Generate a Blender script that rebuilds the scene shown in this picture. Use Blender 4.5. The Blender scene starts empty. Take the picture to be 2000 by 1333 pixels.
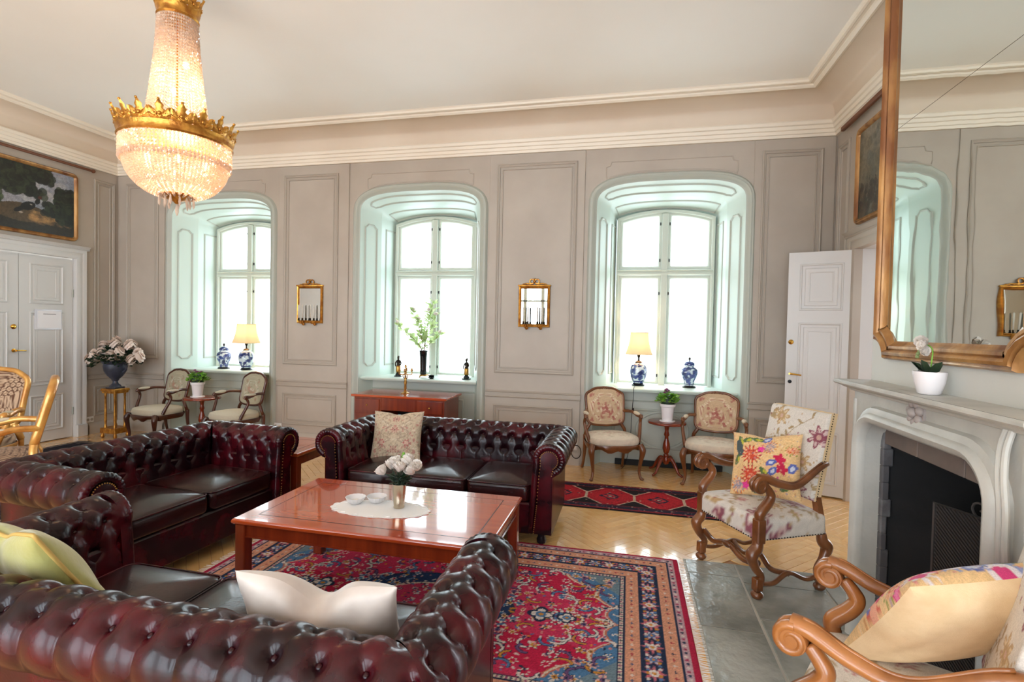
import bpy, bmesh, math, random
import numpy as np
from mathutils import Vector, Matrix

random.seed(7)
rng = np.random.default_rng(7)
SC = bpy.context.scene
COL = SC.collection
PI = math.pi
RAD = math.radians

# ------------------------------------------------------------------ camera
def make_camera():
    yaw, pitch, roll = RAD(-12.774), RAD(-1.334), RAD(1.194)
    f = Vector((math.sin(yaw)*math.cos(pitch), math.cos(yaw)*math.cos(pitch), math.sin(pitch)))
    r0 = Vector((math.cos(yaw), -math.sin(yaw), 0)); u0 = r0.cross(f)
    r = r0*math.cos(roll) + u0*math.sin(roll); u = u0*math.cos(roll) - r0*math.sin(roll)
    cam = bpy.data.cameras.new('camera'); o = bpy.data.objects.new('camera', cam); COL.objects.link(o)
    cam.sensor_width = 36; cam.lens = 1003.414/2000*36; cam.clip_start = .05; cam.clip_end = 400
    m = Matrix((r, u, -f)).transposed().to_4x4(); m.translation = (0, 0, 1.55)
    o.matrix_world = m; SC.camera = o
make_camera()

# ------------------------------------------------------------------ world, light, exposure
W = bpy.data.worlds.new('overcast_sky'); SC.world = W; W.use_nodes = True
_bg = W.node_tree.nodes['Background']
_bg.inputs[0].default_value = (0.85, 0.95, 1.05, 1); _bg.inputs[1].default_value = 9.0
SC.view_settings.view_transform = 'Standard'; SC.view_settings.look = 'None'
SC.view_settings.exposure = 0.34; SC.view_settings.gamma = 1.0; SC.view_settings.use_curve_mapping = False
SC.cycles.use_denoising = True
SC.cycles.use_adaptive_sampling = True; SC.cycles.adaptive_threshold = .02
SC.cycles.max_bounces = 9; SC.cycles.diffuse_bounces = 6; SC.cycles.glossy_bounces = 4
SC.cycles.transmission_bounces = 6; SC.cycles.transparent_max_bounces = 14
SC.cycles.sample_clamp_indirect = 6.0
SC.cycles.caustics_reflective = False; SC.cycles.caustics_refractive = False

def portal(x, y, z, sx, sz, toward):
    """sky portal lying in a window opening: no light of its own, it only guides sky sampling"""
    l = bpy.data.lights.new('window_portal', 'AREA'); l.shape = 'RECTANGLE'; l.size = sx; l.size_y = sz
    l.cycles.is_portal = True
    o = bpy.data.objects.new('window_portal', l); COL.objects.link(o); o.location = (x, y, z)
    o.rotation_euler = (RAD(-90), 0, 0) if toward < 0 else (RAD(90), 0, 0)
WINX = (-5.41, -2.545, 0.40)                 # window centres along the wall
D = 5.915; WL = -7.12; WR = 2.04; YB = -3.4; CEIL = 4.03
for x in WINX:
    portal(x, 6.60, 1.96, 1.12, 2.14, -1)
    portal(x, YB-.05, 1.74, 2.14, 3.42, 1)

# ------------------------------------------------------------------ colour + material helpers
def lin(c):
    if isinstance(c, str):
        c = tuple(int(c[i:i+2], 16) for i in (0, 2, 4))
    return tuple(((v/255)/12.92 if v/255 <= .04045 else ((v/255+.055)/1.055)**2.4) for v in c)
def nlin(a):
    a = np.asarray(a, float)/255
    return np.where(a <= .04045, a/12.92, ((a+.055)/1.055)**2.4)

def mat(name, c, rough=.5, metal=0, c2=None, nscale=6, ndetail=4, bump=0, bscale=40, coat=0, spec=.5, sheen=0,
        stretch=None, emit=None, estr=0, trans=0, alpha=None, lo=.35, hi=.65, coat_rough=.08, attr=None, rnd=0, aniso=None):
    m = bpy.data.materials.new(name); m.use_nodes = True
    nt = m.node_tree; N = nt.nodes; Lk = nt.links; b = N['Principled BSDF']
    col = (*lin(c), 1)
    b.inputs['Base Color'].default_value = col
    b.inputs['Roughness'].default_value = rough; b.inputs['Metallic'].default_value = metal
    b.inputs['Specular IOR Level'].default_value = spec
    b.inputs['Coat Weight'].default_value = coat; b.inputs['Coat Roughness'].default_value = coat_rough
    b.inputs['Sheen Weight'].default_value = sheen; b.inputs['Transmission Weight'].default_value = trans
    tc = mp = None
    if c2 is not None or bump:
        tc = N.new('ShaderNodeTexCoord'); mp = N.new('ShaderNodeMapping'); Lk.new(tc.outputs['Object'], mp.inputs[0])
        if stretch: mp.inputs['Scale'].default_value = stretch
    src = None
    if attr:
        a = N.new('ShaderNodeAttribute'); a.attribute_name = attr; src = a.outputs['Color']
    if c2 is not None:
        nz = N.new('ShaderNodeTexNoise'); nz.inputs['Scale'].default_value = nscale; nz.inputs['Detail'].default_value = ndetail
        Lk.new(mp.outputs[0], nz.inputs['Vector'])
        rp = N.new('ShaderNodeValToRGB'); rp.color_ramp.elements[0].position = lo; rp.color_ramp.elements[1].position = hi
        rp.color_ramp.elements[0].color = col; rp.color_ramp.elements[1].color = (*lin(c2), 1)
        Lk.new(nz.outputs['Fac'], rp.inputs[0])
        if src is None: src = rp.outputs[0]
        else:
            mx = N.new('ShaderNodeMix'); mx.data_type = 'RGBA'; mx.blend_type = 'MULTIPLY'; mx.inputs[0].default_value = 1
            Lk.new(src, mx.inputs[6]); Lk.new(rp.outputs[0], mx.inputs[7]); src = mx.outputs[2]
    if rnd:
        oi = N.new('ShaderNodeObjectInfo'); at = N.new('ShaderNodeAttribute'); at.attribute_name = 'rnd'
        ad = N.new('ShaderNodeMath'); ad.operation = 'ADD'; Lk.new(oi.outputs['Random'], ad.inputs[0]); Lk.new(at.outputs['Fac'], ad.inputs[1])
        fr = N.new('ShaderNodeMath'); fr.operation = 'FRACT'; Lk.new(ad.outputs[0], fr.inputs[0])
        mr = N.new('ShaderNodeMapRange'); mr.inputs[3].default_value = 1-rnd; mr.inputs[4].default_value = 1+rnd; Lk.new(fr.outputs[0], mr.inputs[0])
        mx = N.new('ShaderNodeMix'); mx.data_type = 'RGBA'; mx.blend_type = 'MULTIPLY'; mx.inputs[0].default_value = 1
        if src is None: mx.inputs[6].default_value = col
        else: Lk.new(src, mx.inputs[6])
        Lk.new(mr.outputs[0], mx.inputs[7]); src = mx.outputs[2]
    if src is not None: Lk.new(src, b.inputs['Base Color'])
    if bump:
        nb = N.new('ShaderNodeTexNoise'); nb.inputs['Scale'].default_value = bscale; nb.inputs['Detail'].default_value = 3
        Lk.new(mp.outputs[0], nb.inputs['Vector'])
        bp = N.new('ShaderNodeBump'); bp.inputs['Strength'].default_value = bump; bp.inputs['Distance'].default_value = .01
        Lk.new(nb.outputs['Fac'], bp.inputs['Height']); Lk.new(bp.outputs[0], b.inputs['Normal'])
    if emit:
        b.inputs['Emission Color'].default_value = (*lin(emit), 1); b.inputs['Emission Strength'].default_value = estr
    return m

def glass_mat(name, tint=(1, 1, 1), gloss=.08):
    m = bpy.data.materials.new(name); m.use_nodes = True; nt = m.node_tree; nt.nodes.clear()
    o = nt.nodes.new('ShaderNodeOutputMaterial'); mx = nt.nodes.new('ShaderNodeMixShader'); mx.inputs[0].default_value = gloss
    t = nt.nodes.new('ShaderNodeBsdfTransparent'); t.inputs[0].default_value = (*tint, 1)
    g = nt.nodes.new('ShaderNodeBsdfGlossy'); g.inputs['Roughness'].default_value = .02
    nt.links.new(t.outputs[0], mx.inputs[1]); nt.links.new(g.outputs[0], mx.inputs[2]); nt.links.new(mx.outputs[0], o.inputs[0])
    return m

def translucent_mat(name, c, tl=.5, rough=.6, gloss=.04, transp=0.0):
    m = bpy.data.materials.new(name); m.use_nodes = True; nt = m.node_tree; nt.nodes.clear(); L = nt.links
    o = nt.nodes.new('ShaderNodeOutputMaterial')
    d = nt.nodes.new('ShaderNodeBsdfDiffuse'); t = nt.nodes.new('ShaderNodeBsdfTranslucent'); g = nt.nodes.new('ShaderNodeBsdfGlossy')
    for n in (d, t): n.inputs[0].default_value = (*lin(c), 1)
    g.inputs['Roughness'].default_value = rough
    a = nt.nodes.new('ShaderNodeMixShader'); a.inputs[0].default_value = tl; L.new(d.outputs[0], a.inputs[1]); L.new(t.outputs[0], a.inputs[2])
    b = nt.nodes.new('ShaderNodeMixShader'); b.inputs[0].default_value = gloss; L.new(a.outputs[0], b.inputs[1]); L.new(g.outputs[0], b.inputs[2])
    out = b
    if transp:
        tr = nt.nodes.new('ShaderNodeBsdfTransparent'); c3 = nt.nodes.new('ShaderNodeMixShader'); c3.inputs[0].default_value = transp
        L.new(b.outputs[0], c3.inputs[1]); L.new(tr.outputs[0], c3.inputs[2]); out = c3
    L.new(out.outputs[0], o.inputs[0])
    return m

def emit_mat(name, c, s):
    m = bpy.data.materials.new(name); m.use_nodes = True; nt = m.node_tree; nt.nodes.clear()
    o = nt.nodes.new('ShaderNodeOutputMaterial'); e = nt.nodes.new('ShaderNodeEmission')
    e.inputs[0].default_value = (*lin(c), 1); e.inputs[1].default_value = s; nt.links.new(e.outputs[0], o.inputs[0]); return m

M = {}
M['wall'] = mat('wall_paint', (183, 173, 161), .55, c2=(175, 164, 152), nscale=2.2, bump=.04, bscale=30)
M['groove'] = mat('panel_moulding_paint', (172, 162, 150), .5)
M['reveal'] = mat('window_reveal_paint', (200, 213, 204), .42)  # same paint as the walls; cool daylight cast put into its colour
M['casing'] = mat('casing_paint', (176, 180, 170), .45)
M['sash'] = mat('sash_paint', (196, 202, 190), .42)
M['trim'] = mat('cornice_paint', (240, 230, 214), .5)
M['cove'] = mat('cove_paint', (224, 210, 192), .55, c2=(219, 203, 184), nscale=1.5)
M['ceiling'] = mat('ceiling_paint', (248, 246, 241), .6, c2=(245, 242, 236), nscale=.8)
M['breast'] = mat('chimney_breast_paint', (208, 206, 199), .5, c2=(201, 199, 191), nscale=2.5)  # wall paint made paler: the strong light on the breast is coloured in
M['door'] = mat('door_paint', (205, 203, 201), .4)
M['brass'] = mat('brass', (214, 168, 80), .25, 1)
M['darkmetal'] = mat('dark_metal', (30, 28, 28), .4, .8)
M['black'] = mat('black_strip', (18, 16, 15), .7)
M['glass'] = glass_mat('window_glass', (.64, .67, .65))
M['glass2'] = glass_mat('clear_glass', (.97, .97, .97), .04)
M['gilt'] = mat('gilt', (216, 160, 74), .33, .85, c2=(168, 108, 46), nscale=18, bump=.25, bscale=60)
M['giltwood'] = mat('giltwood', (196, 148, 88), .38, .45, c2=(126, 78, 42), nscale=9, ndetail=6, bump=.2, bscale=40, coat=.2, stretch=(1, 1, .3))
M['brownrail'] = mat('brown_rail', (112, 66, 40), .5)
M['white_gloss'] = mat('white_ceramic', (238, 234, 236), .22)
M['white_plastic'] = mat('white_plastic', (232, 228, 224), .4)
M['oak'] = mat('oak_parquet', (236, 190, 126), .16, c2=(226, 174, 108), nscale=9, ndetail=6, stretch=(1, 1, 1), coat=.9, coat_rough=.06, rnd=.06, bump=.03, bscale=20)
M['oakdark'] = mat('parquet_joint', (168, 116, 64), .6)
M['slab'] = mat('hearth_stone', (162, 163, 156), .22, c2=(116, 119, 114), nscale=3.0, ndetail=9, bump=.45, bscale=22, rnd=.1)
M['mortar'] = mat('mortar', (178, 174, 164), .8)
M['leather'] = mat('oxblood_leather', (25, 4, 9), .27, c2=(80, 8, 20), nscale=5.5, ndetail=6, bump=.05, bscale=140, coat=.12, coat_rough=.10, lo=.42, hi=.72, spec=.28)
M['leatherd'] = mat('oxblood_leather_seat', (28, 9, 9), .27, c2=(52, 12, 14), nscale=5, ndetail=6, bump=.08, bscale=90, coat=.15, coat_rough=.14, lo=.35, hi=.7, spec=.32)
M['mahog'] = mat('mahogany', (164, 58, 20), .18, c2=(184, 74, 28), nscale=3, ndetail=6, stretch=(.35, 6, 6), coat=1.0, coat_rough=.04)
M['mahogd'] = mat('mahogany_dark', (108, 36, 16), .25, c2=(134, 50, 22), nscale=3, ndetail=6, stretch=(6, 6, .4), coat=.4)
M['inlay'] = mat('inlay_line', (70, 26, 12), .3)
M['chairwood'] = mat('walnut_chair', (126, 74, 38), .3, c2=(92, 50, 24), nscale=7, stretch=(1, 1, .4), coat=.3)
M['chairdark'] = mat('dark_walnut_chair', (86, 42, 24), .3, c2=(62, 28, 16), nscale=7, stretch=(1, 1, .4), coat=.3)
M['carved'] = mat('carved_walnut', (132, 78, 40), .28, c2=(92, 50, 24), nscale=8, ndetail=6, coat=.45, bump=.08, bscale=50)
M['carvedl'] = mat('carved_walnut_light', (172, 110, 58), .28, c2=(132, 78, 36), nscale=8, ndetail=6, coat=.45, bump=.08, bscale=50)
M['goldwood'] = mat('gilded_wood', (226, 172, 92), .3, .35, c2=(188, 122, 54), nscale=8, coat=.3)
M['vcloth'] = mat('printed_fabric', (255, 255, 255), .85, attr='Col', c2=(232, 232, 232), nscale=300, ndetail=1, bump=.15, bscale=500, sheen=.1)
M['vpile'] = mat('wool_pile', (255, 255, 255), .95, attr='Col', c2=(205, 205, 205), nscale=420, ndetail=2, bump=.5, bscale=600, spec=.2)
M['vpaint'] = mat('oil_paint', (255, 255, 255), .38, attr='Col', c2=(215, 215, 215), nscale=30, bump=.1, bscale=80)
M['vglaze'] = mat('blue_white_glaze', (255, 255, 255), .12, attr='Col', coat=.3)
M['cream_cloth'] = mat('cream_cloth', (238, 210, 168), .85, c2=(230, 200, 156), nscale=20, bump=.2, bscale=300)
M['satin'] = mat('ivory_satin', (206, 194, 184), .45, c2=(190, 174, 164), nscale=8, sheen=.4, bump=.06, bscale=30)
M['greenvel'] = mat('green_velvet', (176, 170, 96), .7, c2=(150, 148, 76), nscale=5, sheen=.6, bump=.15, bscale=60)
M['piping'] = mat('tan_piping', (196, 162, 88), .7)
M['stone'] = mat('limestone', (196, 194, 186), .45, c2=(176, 175, 168), nscale=5, ndetail=7, bump=.12, bscale=50)
M['stonep'] = mat('rosette_stone', (160, 150, 146), .6, bump=.1, bscale=60)
M['soot'] = mat('soot_brick', (16, 15, 16), .8, c2=(46, 43, 44), nscale=3, ndetail=8, bump=.5, bscale=12, lo=.45, hi=.9)
M['sootlight'] = mat('firebox_tile', (118, 104, 96), .6, c2=(98, 86, 80), nscale=6)
M['ash'] = mat('hearth_ash_stone', (86, 84, 86), .5, c2=(150, 150, 152), nscale=7, ndetail=8, lo=.5, hi=.8, bump=.5, bscale=18)
M['mesh'] = mat('fire_screen_mesh', (52, 46, 44), .6, .3)
M['iron'] = mat('wrought_iron', (96, 92, 90), .45, .6)
M['leaf'] = mat('leaf_green', (134, 186, 66), .45, c2=(96, 150, 46), nscale=20)
M['leafd'] = mat('leaf_dark', (34, 58, 34), .5, c2=(22, 42, 24), nscale=20)
M['leafp'] = translucent_mat('leaf_pale', (184, 204, 146), .5)
M['petalw'] = translucent_mat('white_petal', (240, 232, 224), .25)
M['petalp'] = translucent_mat('peony_petal', (236, 218, 206), .2)
M['petalv'] = mat('violet_petal', (150, 80, 130), .6)
M['urn'] = mat('blue_grey_urn', (58, 62, 78), .45, c2=(44, 46, 58), nscale=9)
M['bronze'] = mat('dark_bronze', (62, 48, 34), .35, .8, c2=(30, 24, 20), nscale=25)
M['bronzegold'] = mat('gold_bronze', (196, 148, 74), .28, .9, c2=(150, 104, 46), nscale=25)
M['blackgloss'] = mat('black_glaze', (14, 14, 18), .15)
M['silver'] = mat('silver', (196, 184, 162), .18, 1)
M['lace'] = translucent_mat('white_lace', (250, 249, 248), .12)
M['cutglass'] = translucent_mat('cut_glass', (248, 248, 250), .3, .1, .15, .10)
M['wax'] = translucent_mat('white_wax', (240, 236, 226), .3)
M['shade'] = translucent_mat('lamp_shade_silk', (240, 212, 168), .10)
M['crystal'] = translucent_mat('crystal_bead', (250, 226, 206), .45, .06, .26, .24)
M['bulb'] = emit_mat('lamp_bulb_glow', (255, 222, 168), 22)
M['paper'] = mat('paper', (236, 234, 238), .6)
M['acrylic'] = mat('acrylic_holder', (206, 204, 212), .15)
M['ink'] = mat('ink', (70, 68, 76), .8)
def mirror_mat(name, c, wav):
    m = mat(name, c, .015, 1)
    nt = m.node_tree; N = nt.nodes; L = nt.links
    tc = N.new('ShaderNodeTexCoord'); mp = N.new('ShaderNodeMapping'); mp.inputs['Scale'].default_value = (1, 1.6, .9)
    nz = N.new('ShaderNodeTexNoise'); nz.inputs['Scale'].default_value = 5; nz.inputs['Detail'].default_value = 1
    bp = N.new('ShaderNodeBump'); bp.inputs['Strength'].default_value = wav; bp.inputs['Distance'].default_value = .01
    L.new(tc.outputs['Object'], mp.inputs[0]); L.new(mp.outputs[0], nz.inputs[0]); L.new(nz.outputs['Fac'], bp.inputs['Height'])
    L.new(bp.outputs[0], N['Principled BSDF'].inputs['Normal']); return m
M['mirror'] = mirror_mat('old_mirror_glass', (226, 232, 228), .03)
M['mirror2'] = mirror_mat('mirror_glass', (222, 226, 226), .0)

# ------------------------------------------------------------------ object helpers
def tag(o, label=None, cat=None, group=None, kind=None):
    if label: o['label'] = label
    if cat: o['category'] = cat
    if group: o['group'] = group
    if kind: o['kind'] = kind
    return o
def thing(name, label, cat, loc=(0, 0, 0), rz=0, group=None):
    o = bpy.data.objects.new(name, None); COL.objects.link(o); o.empty_display_size = .1
    o.location = loc; o.rotation_euler = (0, 0, rz); return tag(o, label, cat, group)
def link(name, me, parent=None, loc=None, rot=None, scale=None):
    o = bpy.data.objects.new(name, me); COL.objects.link(o)
    if parent: o.parent = parent
    if loc is not None: o.location = loc
    if rot is not None: o.rotation_euler = rot
    if scale is not None: o.scale = scale
    return o
def copy_tree(o, parent=None):
    c = o.copy(); COL.objects.link(c); c.parent = parent
    for ch in o.children:
        copy_tree(ch, c)
    return c
def finish(me, m, smooth=35):
    me.materials.append(m)
    if smooth:
        me.polygons.foreach_set('use_smooth', [True]*len(me.polygons))
        if smooth < 180: me.set_sharp_from_angle(angle=RAD(smooth))
    me.update(); return me

class MB:
    def __init__(s): s.v = []; s.f = []; s.c = None
    def add(s, v, f):
        n = len(s.v); s.v.extend([tuple(p) for p in v]); s.f.extend([tuple(i+n for i in q) for q in f]); return s
    def box(s, x0, x1, y0, y1, z0, z1):
        v = [(x, y, z) for x in (x0, x1) for y in (y0, y1) for z in (z0, z1)]
        return s.add(v, [(0, 1, 3, 2), (4, 6, 7, 5), (0, 4, 5, 1), (2, 3, 7, 6), (0, 2, 6, 4), (1, 5, 7, 3)])
    def cbox(s, x0, x1, y0, y1, z0, z1, c=.005):
        """box with chamfered edges"""
        cs = [(x0, x1), (y0, y1), (z0, z1)]; v = []; idx = {}
        for i in (0, 1):
            for j in (0, 1):
                for k in (0, 1):
                    p = [cs[0][i], cs[1][j], cs[2][k]]; sg = [1-2*i, 1-2*j, 1-2*k]
                    for a in range(3):
                        q = [p[b] + (sg[b]*c if b != a else 0) for b in range(3)]
                        idx[(i, j, k, a)] = len(v); v.append(q)
        f = []
        for a in range(3):
            o = [b for b in range(3) if b != a]
            for t in (0, 1):
                def key(p, q): k = [0, 0, 0]; k[a] = t; k[o[0]] = p; k[o[1]] = q; return idx[(*k, a)]
                q = [key(0, 0), key(1, 0), key(1, 1), key(0, 1)]; f.append(q if (t == 1) == (a != 1) else q[::-1])
        for a in range(3):       # edges running along axis a
            o = [b for b in range(3) if b != a]
            for p in (0, 1):
                for q in (0, 1):
                    def key(t, fa): k = [0, 0, 0]; k[a] = t; k[o[0]] = p; k[o[1]] = q; return idx[(*k, fa)]
                    f.append([key(0, o[0]), key(1, o[0]), key(1, o[1]), key(0, o[1])])
        for i in (0, 1):
            for j in (0, 1):
                for k in (0, 1): f.append([idx[(i, j, k, a)] for a in range(3)])
        return s.add(v, f)
    def lathe(s, prof, n=24, c=(0, 0, 0), flute=0, nfl=0, sq=None):
        v = []; f = []
        for r, z in prof:
            for i in range(n):
                a = 2*PI*i/n; rr = r*(1+flute*math.cos(nfl*a)) if flute else r
                v.append((c[0]+rr*math.cos(a), c[1]+rr*math.sin(a), c[2]+z))
        m = len(prof)
        for j in range(m-1):
            for i in range(n):
                f.append((j*n+i, j*n+(i+1) % n, (j+1)*n+(i+1) % n, (j+1)*n+i))
        if prof[0][0] > 1e-5: f.append(tuple(range(n))[::-1])
        if prof[-1][0] > 1e-5: f.append(tuple((m-1)*n+i for i in range(n)))
        return s.add(v, f)
    def tube(s, path, r, n=8, caps=True, closed=False, flat=1.0, up=None):
        P = [Vector(p) for p in path]; m = len(P)
        rs = r if hasattr(r, '__len__') else [r]*m
        v = []; f = []; nrm = None
        for i in range(m):
            if closed: t = P[(i+1) % m]-P[i-1]
            else: t = P[min(i+1, m-1)]-P[max(i-1, 0)]
            t = t.normalized() if t.length > 1e-9 else Vector((0, 0, 1))
            if nrm is None:
                a = Vector(up) if up else (Vector((0, 0, 1)) if abs(t.z) < .9 else Vector((1, 0, 0)))
                nrm = (a - t*a.dot(t)).normalized()
            else:
                nrm = (nrm - t*nrm.dot(t)).normalized()
            bi = t.cross(nrm)
            for k in range(n):
                a = 2*PI*k/n
                v.append(P[i] + nrm*(rs[i]*math.cos(a)*flat) + bi*(rs[i]*math.sin(a)))
        for i in range(m if closed else m-1):
            j = (i+1) % m
            for k in range(n):
                f.append((i*n+k, i*n+(k+1) % n, j*n+(k+1) % n, j*n+k))
        if caps and not closed:
            f.append(tuple(range(n))[::-1]); f.append(tuple((m-1)*n+k for k in range(n)))
        return s.add(v, f)
    def ball(s, c, r, n=10, m=6, sc=(1, 1, 1)):
        pr = [(math.sin(PI*j/m), -math.cos(PI*j/m)) for j in range(m+1)]
        b = MB(); b.lathe([(max(p[0], 1e-6), p[1]) for p in pr], n)
        return s.add([(c[0]+x*r*sc[0], c[1]+y*r*sc[1], c[2]+z*r*sc[2]) for x, y, z in b.v], b.f)
    def moulding(s, pts, prof, mp, closed=True):
        """sweep prof [(inward offset, height)] round a 2-D path with mitred corners; mp(u,v,h) -> xyz"""
        n = len(pts); off = []
        for i in range(n):
            p = np.array(pts[i], float)
            a = np.array(pts[i-1], float) if (closed or i > 0) else None
            b = np.array(pts[(i+1) % n], float) if (closed or i < n-1) else None
            d1 = (p-a) if a is not None else (b-p); d2 = (b-p) if b is not None else (p-a)
            d1 = d1/np.linalg.norm(d1); d2 = d2/np.linalg.norm(d2)
            n1 = np.array((-d1[1], d1[0])); n2 = np.array((-d2[1], d2[0])); q = n1+n2
            q = q/max(np.dot(q, n1), .3); off.append(q)
        k = len(prof); v = []; f = []
        for i in range(n):
            for d, h in prof:
                q = np.array(pts[i])+off[i]*d; v.append(mp(q[0], q[1], h))
        for i in range(n if closed else n-1):
            j = (i+1) % n
            for a in range(k-1): f.append((i*k+a, j*k+a, j*k+a+1, i*k+a+1))
        return s.add(v, f)
    def prism(s, pts, mp, h0, h1):
        n = len(pts); v = [mp(u, w, h0) for u, w in pts]+[mp(u, w, h1) for u, w in pts]
        f = [tuple(range(n))[::-1], tuple(range(n, 2*n))]+[(i, (i+1) % n, n+(i+1) % n, n+i) for i in range(n)]
        return s.add(v, f)
    def dome(s, outline, layers, close=True, base=True):
        """rings of a scaled outline: layers [(scale, z)]; outline centred list of (x,y)"""
        n = len(outline); v = []; f = []
        for sc, z in layers:
            for x, y in outline: v.append((x*sc, y*sc, z))
        m = len(layers)
        for j in range(m-1):
            for i in range(n): f.append((j*n+i, j*n+(i+1) % n, (j+1)*n+(i+1) % n, (j+1)*n+i))
        if close: f.append(tuple((m-1)*n+i for i in range(n)))
        if base: f.append(tuple(range(n))[::-1])
        return s.add(v, f)
    def xf(s, fn): s.v = [tuple(fn(*p)) for p in s.v]; return s
    def mesh(s, m, smooth=35, col=None):
        me = bpy.data.meshes.new('m'); me.from_pydata([tuple(map(float, p)) for p in s.v], [], s.f)
        if col is not None: setcol(me, col(np.array(s.v, float)))
        return finish(me, m, smooth)
    def build(s, name, m, parent=None, smooth=35, loc=None, rot=None, col=None):
        me = s.mesh(m, smooth, col); me.name = name; return link(name, me, parent, loc, rot)

def setcol(me, rgb):
    """linear rgb per vertex -> point colour attribute 'Col'"""
    a = me.color_attributes.new('Col', 'FLOAT_COLOR', 'POINT')
    d = np.ones((len(me.vertices), 4), np.float32); d[:, :3] = rgb; a.data.foreach_set('color', d.ravel())

def gridmesh(P, m, smooth=180, rgb=None, wrap=False):
    """P[ny,nx,3] -> mesh"""
    ny, nx = P.shape[:2]; me = bpy.data.meshes.new('g')
    idx = np.arange(ny*nx).reshape(ny, nx)
    if wrap: idx = np.concatenate([idx, idx[:, :1]], 1)
    q = np.stack([idx[:-1, :-1], idx[:-1, 1:], idx[1:, 1:], idx[1:, :-1]], -1).reshape(-1, 4)
    me.vertices.add(ny*nx); me.vertices.foreach_set('co', np.ascontiguousarray(P, np.float32).ravel())
    me.loops.add(len(q)*4); me.loops.foreach_set('vertex_index', q.ravel().astype(np.int32))
    me.polygons.add(len(q)); me.polygons.foreach_set('loop_start', np.arange(0, len(q)*4, 4, dtype=np.int32))
    me.polygons.foreach_set('loop_total', np.full(len(q), 4, np.int32))
    me.update(calc_edges=True)
    if rgb is not None: setcol(me, rgb.reshape(-1, 3))
    return finish(me, m, smooth)

def rect(x0, x1, y0, y1): return [(x0, y0), (x1, y0), (x1, y1), (x0, y1)]
def rrect(x0, x1, y0, y1, r, n=5):
    out = []
    for cx, cy, a0 in ((x1-r, y0+r, -90), (x1-r, y1-r, 0), (x0+r, y1-r, 90), (x0+r, y0+r, 180)):
        for i in range(n+1):
            a = RAD(a0+90*i/n); out.append((cx+r*math.cos(a), cy+r*math.sin(a)))
    return out
def bez(pts, n=8):
    """Catmull-Rom through points"""
    P = [Vector(p) for p in pts]; out = []
    for i in range(len(P)-1):
        p0 = P[max(i-1, 0)]; p1 = P[i]; p2 = P[i+1]; p3 = P[min(i+2, len(P)-1)]
        for k in range(n):
            t = k/n
            out.append(.5*((2*p1)+(p2-p0)*t+(2*p0-5*p1+4*p2-p3)*t*t+(3*p1-p0-3*p2+p3)*t**3))
    out.append(P[-1]); return out
def lerpl(vals, n):
    """resample a list of values onto n points"""
    return list(np.interp(np.linspace(0, 1, n), np.linspace(0, 1, len(vals)), vals))

# ------------------------------------------------------------------ flat-print painter (values per mesh vertex)
class Canvas:
    def __init__(s, x0, x1, y0, y1, step):
        s.nx = max(2, int(round((x1-x0)/step))+1); s.ny = max(2, int(round((y1-y0)/step))+1)
        s.x = np.linspace(x0, x1, s.nx); s.y = np.linspace(y0, y1, s.ny)
        s.X, s.Y = np.meshgrid(s.x, s.y); s.C = np.zeros((s.ny, s.nx, 3)); s.step = step
    def fill(s, c): s.C[:] = c
    def mask(s, mk, c, a=1): s.C[mk] = s.C[mk]*(1-a)+np.array(c, float)*a
    def win(s, cx, cy, r):
        i0, i1 = np.searchsorted(s.x, (cx-r, cx+r)); j0, j1 = np.searchsorted(s.y, (cy-r, cy+r))
        return slice(j0, j1), slice(i0, i1)
    def blob(s, cx, cy, r, c, a=1, fn=None, ang=0, asp=1.0):
        w = s.win(cx, cy, r*1.6*max(1, asp))
        dx = s.X[w]-cx; dy = s.Y[w]-cy
        if dx.size == 0: return
        ca, sa = math.cos(ang), math.sin(ang); u = dx*ca+dy*sa; v = (-dx*sa+dy*ca)*asp
        rr = np.hypot(u, v); th = np.arctan2(v, u)
        lim = r*(fn(th) if fn is not None else 1.0)
        mk = rr < lim; sub = s.C[w]; sub[mk] = sub[mk]*(1-a)+np.array(c, float)*a
    def flower(s, cx, cy, r, petals, c1, c2, c3=None, ang=0, edge=None):
        pf = lambda th: .72+.28*np.cos(petals*(th+ang))
        if edge is not None: s.blob(cx, cy, r*1.22, edge, fn=pf)
        s.blob(cx, cy, r, c1, fn=pf); s.blob(cx, cy, r*.5, c2)
        if c3 is not None: s.blob(cx, cy, r*.22, c3)
    def stroke(s, pts, w, c, a=1):
        P = [np.array(p, float) for p in pts]
        for p, q in zip(P[:-1], P[1:]):
            m = (p+q)/2; r = np.linalg.norm(q-p)/2+w*2
            ww = s.win(m[0], m[1], r); dx = s.X[ww]-p[0]; dy = s.Y[ww]-p[1]
            if dx.size == 0: continue
            d = q-p; L2 = max(d@d, 1e-12); t = np.clip((dx*d[0]+dy*d[1])/L2, 0, 1)
            mk = np.hypot(dx-t*d[0], dy-t*d[1]) < w/2; sub = s.C[ww]; sub[mk] = sub[mk]*(1-a)+np.array(c, float)*a
    def leaf(s, cx, cy, L, c, ang, asp=2.6): s.blob(cx, cy, L, c, ang=ang, asp=asp)
    def noise(s, amt):
        s.C *= 1+amt*(rng.random(s.C.shape[:2])[..., None]-.5)*2
    def sample(s, x, y):
        i = np.clip(((x-s.x[0])/(s.x[-1]-s.x[0])*(s.nx-1)).round().astype(int), 0, s.nx-1)
        j = np.clip(((y-s.y[0])/(s.y[-1]-s.y[0])*(s.ny-1)).round().astype(int), 0, s.ny-1)
        return nlin(np.clip(s.C[j, i], 0, 255))
    def lin(s): return nlin(np.clip(s.C, 0, 255))
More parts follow.
